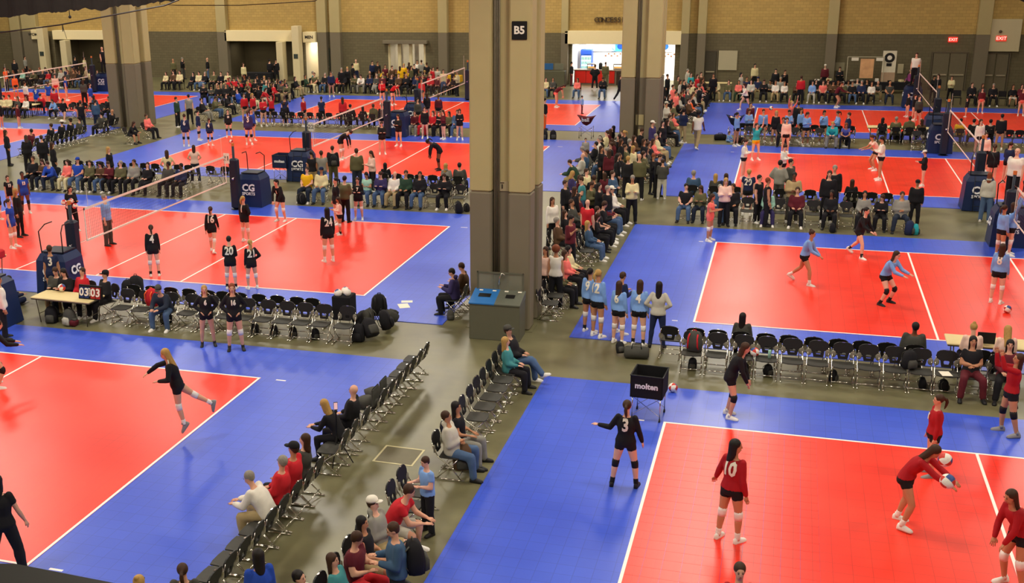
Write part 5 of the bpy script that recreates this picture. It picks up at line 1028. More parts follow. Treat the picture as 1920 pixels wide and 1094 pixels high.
x, y = G(4, 525); b = MB(); ftable(x - .6, y, 0, 1.2, 'small cream table with a red box at the left edge'); r = empty('sports_bag', (x + .02, y - .1, .735), 0, 'red box bag on the small table at the left edge', 'bag'); b.box((-.22, -.16, 0), (.2, .16, .26), .04); b.build('bag_body', cm('r', 'bag_cloth'), r); b = MB(); b.tube([(-.1, 0, .25), (-.08, 0, .33), (.08, 0, .33), (.1, 0, .25)], .012, 6); b.build('handle', M_black, r)
r = empty('padded_stand', (-20.35, 24.95, 0), 0, 'navy padded stand cut by the left edge beside the nearest left court', 'stand'); b = MB(); b.loft([[V3((x_ * w_, y_ * w_ * .9, z_)) for x_, y_ in ((-1, -1), (1, -1), (1, 1), (-1, 1))] for z_, w_ in ((.02, .6), (1.2, .5), (1.35, .35))]); b.build('padding', M_navy, r); b = MB(); b.box((-.36, -.34, 1.35), (.36, .34, 1.39)); b.build('platform', M_navyd, r)
# bags on and by the left bench
def onchair(u, Y, col, label, z=.47, dy=-.02, **k): x = XU(u, Y, .6); backpack(x, Y + dy, k.pop('rz', .1), col, label, z=z, **k)
onchair(240, 26.95, 'k', 'black backpack on the first bench chair right of the scoring table', dy=.0); onchair(256, 27.1, 'k', 'large black backpack hung behind the first bench chairs', s=1.2)
onchair(287, 26.3, 'r', 'bright red backpack standing on a chair left of the seated man', rz=2.9, col2='o', s=1.05)
x, y = G(312, 605); backpack(x, y, .4, 'k', 'black backpack on the floor behind the legs of the seated man')
x, y = G(640, 560); r = empty('ball_cart', (XU(645, 26.9, .8), 26.9, 0), 0, 'black ball basket with white volleyballs at the bench end', 'cart'); b = MB(); b.box((-.25, -.25, .35), (.25, .25, 1.0), .02); b.build('basket', cm('k', 'cart_cloth'), r); 
for q in (-1, 1):
    for t_ in (-1, 1): b = MB(); b.tube([(q * .22, t_ * .22, 0), (q * .22, t_ * .22, .36)], .014, 6); b.build('leg', M_chrome, r)
for i, (a, c_, z_) in enumerate(((-.12, -.1, 1.06), (.12, -.05, 1.08), (0, .12, 1.07), (.34, .1, .1))): vball(r.location.x + a + (.15 if i == 3 else 0), r.location.y + c_, z_ if i < 3 else .12, ['white volleyball at the left in the bench end basket', 'white volleyball at the right in the bench end basket', 'white volleyball at the back in the bench end basket', 'white volleyball on the floor beside the bench end basket'][i], white=True)
for i, (u, v, c_, s_, lb) in enumerate(((672, 640, 'k', 1.0, 'front left of the heap'), (700, 640, 'k', 1.1, 'front middle of the heap'), (727, 625, 'k', 1.1, 'front right of the heap'), (740, 605, 'G', 1.0, 'right end of the heap'), (712, 608, 'k', 1.25, 'top of the heap'), (690, 618, 'G', 1.0, 'middle of the heap'), (668, 618, 'k', 1.0, 'back left of the heap'))):
    x, y = G(u, v); backpack(x, y, i * .9, c_, '%s backpack in the bag heap by the bench, %s' % (COL[c_][0], lb), s=s_, tip=(i * 37) % 60 if i != 4 else 0, z=.0 if i != 4 else .26, col2='kG'[i % 2])
x, y = G(500, 618)
for i, u in enumerate((476, 512, 548, 590)): x = XU(u, 26.0, .1); backpack(x, 26.05, .3 * i, 'k', 'black bag under the left bench, %s from left' % ORD[i + 1], s=.62)
# ---------------------------------------------------------------- nearest right court
pl(1170, 753, 915, 172, 'k/k1/nt/s', '', '3', pads='k', socks='k', P=P_three, vox=.014, shoe='k', label='person in black jersey number 3 walking away by the ball cart')
pl(1366, 828, 1018, 145, 'x/k1/dl/s', '', '10', P=P_side, vox=.014, socks='w', turn=-.8, label='person in crimson jersey number 10 standing on the nearest right court')
pl(1690, 835, 990, 75, 'x/k1/nx/s', '', None, P=P_dig, H=1.75, vox=.014, socks='w', pads=None, shoe='w', label='person in crimson jersey bending to pass a volleyball with both forearms')
pl(1742, 741, 895, -75, 'x/k1/nt/s', '', '5', numside='F', vox=.014, pads=None, socks='k', shoe='g', fat=1.12, label='person in crimson jersey standing behind the passing player')
pl(1885, 655, 817, -70, 'x/k1/nl/s', '', None, P=P_catch, vox=.014, pads='k', shoe='g', H=1.72, label='person in crimson jersey with both arms raised at the right edge')
pl(1897, 934, 1105, -50, 'x/k1/nx/s', '', '1', P=P_lean, vox=.014, H=1.74, label='person in crimson jersey leaning forward at the lower right edge')
x, y = G(1388, 1062, 1.7); person(x, y, hd(x, y, 10), 'stand', top='x', bot='k', hair='ntail', bk='shorts', shoe='w', hero=True, label='person whose head just shows at the bottom edge, right court')
pl(1366, 652, 785, 85, 'k/k1/nx/s', '', None, P=P_lean, vox=.015, pads='k', shoe='w', H=1.74, label='person in black top and shorts with long dark hair before the right bench')
# items on the right bench
def onseat(u, col, label, Y=26.15, **k): onchair(u, Y, col, label, dy=.02, **k)
onchair(1302, 26.25, 'G', 'grey and red backpack on the first chair of the right bench', rz=2.95, col2='r', s=1.05)
onchair(1705, 26.25, 'k', 'black backpack on a chair near the right end of the bench', rz=.5, s=.9)
for i, u in enumerate((1298, 1395, 1440, 1562, 1730, 1770)): x = XU(u, 26.2, .1); backpack(x, 26.25, .4 * i, 'k', 'black bag under the right bench, %s from left' % ORD[i + 1], s=.6)
x = XU(1774, 25.95, .48); b = MB(); b.box((-.11, -.15, 0), (.11, .15, .006)); b.build('sheet_of_paper', M_white, None, (x, 26.05, .472), .2, label='white sheet on the chair left of the seated person', cat='paper')
x, y = G(1164, 668); backpack(x, y, .5, 'k', 'small black bag on the concrete behind the light blue team', s=.62, tip=25); x, y = G(1193, 672); duffel(x, y, .1, 'G', 'grey duffel bag on the concrete behind the light blue team', 1.0)
ftable(XU(1880, 27.75, .73), 27.8, math.radians(-1), 2.4, 'cream scoring table at the right edge of the second right court')
lp = empty('laptop', (XU(1847, 27.75, .78), 27.75, .735), math.pi, 'open black laptop on the scoring table at the right edge', 'laptop'); b = MB(); b.box((-.19, -.13, 0), (.19, .13, .02), .003); b.build('keyboard_base', M_black, lp); b = MB(); b.box((-.19, .12, .01), (.19, .135, .27), .003); b.build('screen_lid', M_black, lp); b = MB(); b.box((-.175, .116, .025), (.175, .12, .255)); b.build('screen', mat('screen_blue', '#2c4468', .2, emit=.3), lp)
for u, c_, h_, lb in ((1824, 'l', 'lt', 'person in pale pink top with a bun at the laptop'), (1888, 'l', 'lx', 'person in pale pink top with long hair right of the laptop')):
    x = XU(u, 27.25, 1.0); person(x, 27.2, 92, 'look', top=c_, bot='k', hair='l' + ('bun' if h_ == 'lt' else 'longer'), label=lb, group='people at the scoring tables', hero=True, vox=.02)
x = XU(1893, 26.1, 1.0); person(x, 26.15, -95, 'lap', top='m', bot='k', hair='dlong', label='person in maroon top seated at the right end of the bench, arms raised')
# second right court
pl(1505, 443, 535, 75, 's/k1/nb/r', '', None, P=P_lunge, H=1.72, label='person in light blue jersey striding right on the second right court', pads=None, socks='w')
pl(1655, 481, 573, 60, 's/k1/nx/y', '', '5', H=1.72, pads='k', socks='k', shoe='k', label='person in light blue jersey crouching with arms forward, second right court')
pl(1866, 467, 572, 165, 's/k1/nx/s', '', '8', H=1.68, label='person in light blue jersey seen from behind at the right edge court')
pl(1608, 405, 485, 60, 'k/k1/dt/r', '', None, P=P_lunge, H=1.74, pads=None, socks='k', label='person in black jersey lunging at the far line, second right court')
pl(1890, 413, 482, 100, 's/k1/nl/u', '', None, H=1.7, label='person in light blue jersey reaching up at the right edge net stand')
pl(1872, 420, 485, 130, 's/k1/nt/s', '', None, H=1.66, label='person in light blue jersey half hidden by the reaching player')
pl(1104, 505, 626, 150, 's/k1/dt/s', '', '9', socks='k', label='person in light blue jersey, leftmost of the five by the second right court')
pl(1119, 508, 635, 140, 's/k1/lt/s', '', '12', label='person in light blue jersey with blond ponytail, second of the five')
pl(1162, 513, 630, 130, 'n/k1/ns/o', '', None, sex='f', label='person in navy top behind the third light blue player')
pl(1158, 529, 647, 150, 's/k1/nx/s', '', '6', label='person in light blue jersey with long brown hair, middle of the five')
pl(1196, 527, 651, 165, 's/k1/nl/s', '', '4', socks='k', label='person in light blue jersey number 4 seen from behind')
S(1231, 530, 655, 172, 'z/n3/dx/h', '', hero=True, vox=.016, label='person in light grey top and navy leggings, hands on hips, very long dark hair')
pl(1329, 365, 455, 75, 'q1/q1/nl/o', '', None, label='person in pink shirt and shorts with black arm sleeve by the second right court')
# referee at the right edge and far referee
def ref(k, end, rel, **kw):
    x0, y0 = RX[k]; x = x0 + 9 + STO(k, end); y = y0 + 9.95 + .95 if end == 'far' else y0 - .95 - .95; return person(x, y, hd(x, y, rel), z=1.36, **kw)
ref('R2', 'far', -20, top='w', bot='k', hair='nbald', sex='m', skin='d', sleeve='short', H=1.8, hero=True, vox=.018, fat=1.25, label='person in white short sleeve shirt standing on a stand, right edge')
ref('R4', 'far', -10, top='w', bot='k', hair='nshort', sex='m', skin='d', sleeve='short', H=1.85, fat=1.2, label='person in white polo shirt standing high on the far right court stand')
ref('K4', 'far', 40, top='k', bot='k', hair='nbald', sex='m', sleeve='short', H=1.82, label='person in black shirt standing on the top left court stand')
S(1845, 324, 419, 170, 'z2/j/rl/s', '', hero=True, vox=.02, label='person in light grey sweater and faded jeans seen from behind by the stand')
# third courts, players
pl(635, 257, 0, 70, 'k/k1/nt/n', '', None, H=1.72, vox=.024, label='person in black jersey bent over with hands on knees, third left court') if 0 else None
def mid(u, vh, vf, rel, spec, label, **k): k.setdefault('shoe', 'w'); return S(u, vh, vf, rel, spec, '', label=label, **k)
g = G(640, 300); person(g[0], g[1], hd(g[0], g[1], 70), 'kneesbend', top='k', bot='k', hair='ntail', bk='shorts', shoe='w', pads='w', label='person in black jersey bent over with hands on knees, left half of third court')
g = G(824, 320); person(g[0], g[1], hd(g[0], g[1], -80), 'kneesbend', top='k', bot='k', hair='dtail', bk='shorts', shoe='k', pads='k', skin='c', label='person in black jersey bent over near the pillar, third left court')
mid(717, 229, 292, 5, 'k2/k1/ns/o', 'person in black hoodie and shorts facing the camera, third left court', sex='f')
mid(748, 215, 277, -30, 'k/k1/nl/o', 'person in black jersey with hand at mouth, third left court')
mid(714, 208, 262, 0, 'q/k/nl/s', 'person in pinkish top by the third left court far stand') if 0 else None
for u, vh, vf, rel, sp, lb, nm in ((350, 215, 278, 165, 'n/n1/nb/s', 'person in navy jersey, leftmost of three at the third left court corner', '6'), (374, 208, 266, 80, 'n/n1/dt/s', 'person in navy jersey facing right, middle of three at the corner', None), (395, 222, 276, 160, 'n/n1/nt/s', 'person in navy jersey number 4, rightmost of three at the corner', '4'), (430, 206, 260, 0, 'k/k1/nt/s', 'person in black jersey facing the camera at the third left court far line', '10'), (468, 208, 275, 175, 'P/P1/nt/s', 'person in purple jersey seen from behind, third left court', '3')):  # the purple figure is a ghostly reflection of a player given solid shape
    mid(u, vh, vf, rel, sp, lb, num=nm, numside='F' if rel == 0 else 'b', pads='k')
for u, vh, vf, rel, sp, lb in ((470, 205, 0, 30, 'b/k1/nl/s', 'person in blue jersey behind the purple one'), (797, 202, 262, 0, 'k/k1/nt/s', 'person in black jersey third right of the pale post, side line'), (832, 207, 264, -60, 'm/k1/nl/o', 'person in maroon jersey holding a ball by the far side line'), (862, 205, 265, 0, 'k/k1/nl/o', 'person in black jersey close to the near pillar, far side line'),
    (716, 195, 0, 180, 'k/k1/nt/s', 'person in black jersey far behind the middle stand'), (800, 175, 0, 200, 'k/k1/nx/s', 'person in black jersey seen from behind before the far net'), (822, 178, 0, 170, 'm/k1/nt/s', 'person in maroon jersey seen from behind under the far net'), (783, 185, 0, 20, 'G/k1/dl/s', 'person in dark grey top beside the far left stand'),
    (717, 150, 198, 0, 'r/k1/ns/o', 'person in red jersey number 1 on the farthest left court'), (736, 164, 200, 60, 'r1/k1/nt/n', 'person in red jersey bent over on the farthest left court'), (602, 182, 0, 175, 'n1/k/dt/o', 'person in navy shirt seen from behind at the far court corner'), (642, 183, 0, 178, 'r/k/nx/s', 'person in red jersey with very long hair seen from behind, far court'), (568, 182, 0, 60, 'x/k1/ns/s', 'person in crimson jersey at the corner of the farthest left court'),
    (533, 181, 0, 170, 'n1/k1/nt/s', 'person in navy jersey left of the crimson one'), (457, 176, 0, 10, 'r/k1/nt/s', 'person in red jersey, first of four by the left far court'), (473, 176, 0, 40, 'r/k1/lt/s', 'person in red jersey with blond ponytail, second of four'), (492, 182, 0, 20, 'r/k1/nt/c', 'person in red jersey, third of four, arms folded'), (508, 180, 0, -20, 'r/k1/nt/u', 'person in red jersey, fourth of four, arm raised'),
    (790, 148, 0, 0, 'r/k1/nl/s', 'person in red jersey behind the far net left end'), (622, 135, 184, 10, 'n4/k1/ns/s', 'person in navy jacket and shorts on the far blue border')):
    S(u, vh, vf, rel, sp, '', label=lb, H=None if vf else 1.7, shoe='w')
for i, (u, v, rel, sp) in enumerate(((1383, 212, 60, 's/k1/dt/s'), (1405, 205, 20, 's/k1/nt/o'), (1432, 206, 10, 's4/k1/ns/s'), (1456, 209, -20, 'k/k1/ll/s'), (1480, 207, 10, 's/k1/dt/o'), (1503, 204, 40, 's/k1/nt/s'), (1514, 211, 30, 's/k1/nt/o'), (1546, 208, 20, 's/k1/dt/p'), (1573, 209, -70, 's/k1/nt/o'), (1592, 212, -80, 'n4/k/ns/s'))):
    S(u, v, 0, rel, sp, '%s from left in light blue team behind chairs' % ORD[i + 1], H=1.66, shoe='w')
for i, (u, v, rel, sp) in enumerate(((708, 116, 30, 'k/k/ns/s'), (722, 122, 0, 'm/k/nl/s'), (735, 124, 30, 'B/k/ns/s'), (757, 120, 0, 'y/k/ll/s'), (771, 124, 60, 'O/k/nl/s'), (777, 121, 10, 'k/k/ds/s'), (800, 118, 160, 'k/k/ns/s'), (812, 126, 20, 'r/k/nl/s'), (831, 131, 0, 'c1/j/ns/s'), (849, 130, 80, 'k/k/ds/s'))):
    S(u, v, 0, rel, sp, '%s from left in crowd before the lobby' % ORD[i + 1], H=1.7)
for i, (u, v, rel, sp) in enumerate(((1252, 140, 60, 'k/k/ns/s'), (1272, 143, 30, 'O/k/nl/s'), (1283, 150, 60, 'k4/k/ns/s'), (1300, 155, 60, 'c/k/ns/s'), (1312, 160, 80, 'k/k/ns/p'), (1268, 172, 60, 'q/h/ns/s'), (1256, 178, 60, 'k4/k/nl/s'), (1290, 168, 60, 'G/k/gs/s'), (1241, 168, 60, 'k4/k/ds/s'))):
    S(u, v, 0, rel, sp, '%s in throng right of middle pillar' % ORD[i + 1], H=1.7)
for i, (u, v, rel, sp) in enumerate(((1036, 372, 30, 'w/k/nl/s'), (1060, 340, 60, 'k4/k/ns/s'), (1078, 352, 120, 'k/k/nl/s'), (1108, 342, 60, 'O/k/ns/o'), (1124, 345, 60, 'k/k/dl/s'), (1140, 350, 60, 'k4/j/gs/s'), (1128, 275, 60, 'k/k/nl/s'), (1142, 282, 200, 'm/k/nl/s'), (1158, 290, 100, 'k4/k/dl/s'), (1165, 262, 90, 'k/k/nl/s'), (1188, 275, 60, 'c/k/ll/s'), (1208, 262, 60, 'k/k/nl/s'))):
    S(u, v, 0, rel, sp, '%s in standing crowd between two pillars' % ORD[i + 1], H=1.7)
# standing spectators, left centre
for u, vh, vf, rel, sp, lb, kw in ((312, 283, 0, 185, 'c1/k/nl/h', 'person in cream T-shirt with hands on hips behind the empty chairs', {}), (368, 273, 345, 178, 'l1/J/nl/h', 'person in pale pink shirt and dark jeans facing the third left court', {}), (203, 277, 0, 60, 'k4/k/ll/s', 'person in black coat with red bag among the left spectators', {}),
    (584, 285, 0, 200, 'k1/h/dt/o', 'person in black T-shirt beside the third court stand', {}), (602, 284, 0, 178, 'g1/j/ns/s', 'person in grey T-shirt and jeans seen from behind by the stand', {}), (623, 275, 0, 170, 'k4/O/ns/s', 'person in big black coat with a black backpack', dict(fat=1.2)), (668, 280, 0, 180, 'O4/J/ns/s', 'person in olive coat with a pale green backpack', dict(H=1.82)), (697, 284, 0, -60, 'l/k/nl/o', 'person in pale top with hand at mouth among the spectators', {}), (645, 332, 0, 150, 'O4/k/ds/o', 'person in olive jacket behind the player number 2', {}), (353, 178, 0, 175, 'g1/k/ds/s', 'person in grey T-shirt seen from behind near the left pillar', {}), (330, 183, 0, 60, 'e4/k/ns/s', 'person in dark green jacket near the left pillar', {}),
    (155, 150, 0, 170, 'G4/k/nl/s', 'person in dark grey top standing tall among the top left players', {}), (150, 190, 0, 175, 'k1/k/cG/s', 'person in black T-shirt and cap between the two top left rows', {}), (178, 188, 0, 150, 'S4/J/ns/s', 'person in slate jacket standing by the top left row', {}), (122, 185, 232, 150, 'k/k1/nt/w', 'person in black jersey walking on the blue border, upper left', {}),
    (77, 255, 0, 170, 'k4/k/ns/s', 'person in black coat standing left of the chair column, facing away', {}), (97, 268, 0, 100, 'k/k/nl/s', 'person in black top standing beside the left chair column', {}), (48, 255, 0, 175, 'k4/k/nl/o', 'person in black coat near the court at the left edge', {}), (1041, 463, 578, 165, 'w3/k/rp/s', 'person in white top and black vest with curly hair behind the pillar', {}), (1021, 465, 572, -30, 'l4/k3/nl/s', 'person half hidden behind the right side of the near pillar', {})):
    kw = dict(kw); kw.setdefault('H', None if vf else 1.72); S(u, vh, vf, rel, sp, '', label=lb, **kw)
for u, v, H_, Hc, lb in ((625, 275, 1.25, 'k', 'black backpack worn by the person in the big black coat'), (668, 280, 1.3, 'M', 'pale green backpack worn by the person in the olive coat')):
    g = G(u, v, 1.76); a = math.atan2(-g[1], -g[0]); backpack(g[0] + math.cos(a) * .19, g[1] + math.sin(a) * .19, a + math.pi / 2, Hc, lb, z=.98, s=.95)
# column C standing crowd
for u, vh, vf, rel, sp, lb, kw in ((1070, 322, 404, 100, 'P/k/ll/o', 'person in purple top standing left in the crowd behind the near pillar', {}), (1088, 330, 0, 60, 'm/k/nl/s', 'person in maroon top half hidden beside the purple one', {}), (1092, 333, 0, -80, 't1/S/ns/o', 'person in teal T-shirt holding something, crowd behind the pillar', {}), (1100, 318, 0, 60, 'c/k/ns/s', 'person in cream top behind the teal T-shirt', {}), (1114, 330, 0, 175, 'k4/B/ns/s', 'person in black jacket seen from behind in the central crowd', {}), (1131, 325, 402, -150, 'm/n/nl/s', 'person in maroon top and navy trousers seen from behind', {}), (1149, 322, 0, 60, 'S/n/ns/c', 'person in slate sweatshirt with folded arms, central crowd', {}),
    (1183, 330, 421, 0, 'c4/k/gs/o', 'person in cream coat with a tan bag walking in the aisle', dict(sex='f')), (1102, 376, 0, 150, 'r1/k/gz/s', 'person in red polo shirt seen from behind near the column of chairs', dict(fat=1.15)), (1070, 405, 0, 60, 'm5/k/ds/p', 'person in maroon shirt reading a phone by the column of chairs', dict(H=1.8)),
    (1196, 290, 378, 172, 'O4/k/gz/s', 'person in big dark olive coat seen from behind in the aisle', dict(fat=1.15)), (1178, 294, 0, 160, 'k4/k/ls/s', 'person in black coat left of the big olive coat', {}), (1222, 290, 366, 60, 'k2/k3/rb/p', 'person in black hoodie and striped leggings beside the blue mat', {}), (1240, 300, 376, 180, 'G4/z/ns/K', 'person in grey top and pale trousers bent, seen from behind', dict(pose='hold')), (1236, 290, 0, 60, 'k/k/ns/o', 'person in black leaning towards the mat edge', {}),
    (1170, 246, 311, -60, 'k/k/lt/o', 'person in black top and trousers at the foot of the middle pillar', {}), (1097, 260, 308, 0, 'g/n/ns/s', 'small person in grey top and navy trousers on the blue mat', {}), (1221, 228, 300, 60, 'P4/j/cw/s', 'person in purple jacket and white cap right of the middle pillar', {}), (1243, 228, 0, 40, 'k/k/dx/s', 'person in black right of the purple jacket', {}), (1250, 192, 0, 60, 'z4/k/cz/c', 'person in light grey jacket and cap with folded arms', {}), (1282, 205, 0, 150, 'n4/h/dp/K', 'person in navy top bent forward in the middle aisle', dict(pose='hold')),
    (1306, 208, 282, 160, 'w1/h/dp/w', 'person in white T-shirt and khaki trousers walking up the aisle', dict(skin='c', sex='m')), (1091, 180, 216, 90, 's/m/ds/s', 'person in light blue shirt by the maroon cart', {}), (1043, 150, 0, 80, 'm1/q1/nl/N', 'person in maroon top bent over at the far court', dict(pose='kneesbend')), (1022, 185, 0, 90, 'k/o/ds/s', 'person in black at the pillar edge on the far court', {}),
    (1292, 320, 0, 0, 'S/j/gs/s', 'x', {}), (1405, 319, 0, 175, 'n1/k1/ls/s', 'person in navy jersey number 20 seen from behind', dict(num='20')), (1425, 330, 0, 60, 'k1/k/ds/s', 'person in black shirt with a lanyard beside number 20', {}), (1441, 335, 0, 100, 'k3/k/rs/s', 'person in sleeveless top behind the lanyard', {}), (1464, 302, 0, 150, 'g/G/ds/h', 'person in grey sweater with hand at the face, seen from behind', dict(H=1.82)), (1484, 300, 0, 60, 'G4/G/ds/s', 'person in dark grey hoodie next to the grey sweater', dict(H=1.8)), (1490, 325, 0, 0, 'h/G/ds/c', 'person in tan shirt with folded arms facing the camera', dict(skin='c', H=1.8)), (1556, 322, 0, 0, 'k4/k/ns/s', 'person in black jacket standing behind the seated row, front of two', dict(H=1.85, fat=1.1)), (1566, 312, 0, 0, 'k4/k/gs/s', 'person in black jacket standing behind the seated row, rear of two', dict(H=1.85)), (1712, 339, 425, 0, 'k4/k/ck/s', 'person in black jacket and cap standing beside the last seated man', dict(fat=1.15)),
    (1361, 335, 0, 10, 'l/k/ll/o', 'person in pale pink top clapping behind the seated row', {})):
    if lb == 'x': continue
    kw = dict(kw); kw.setdefault('H', None if vf else 1.72); S(u, vh, vf, rel, sp, '', label=lb, **kw)
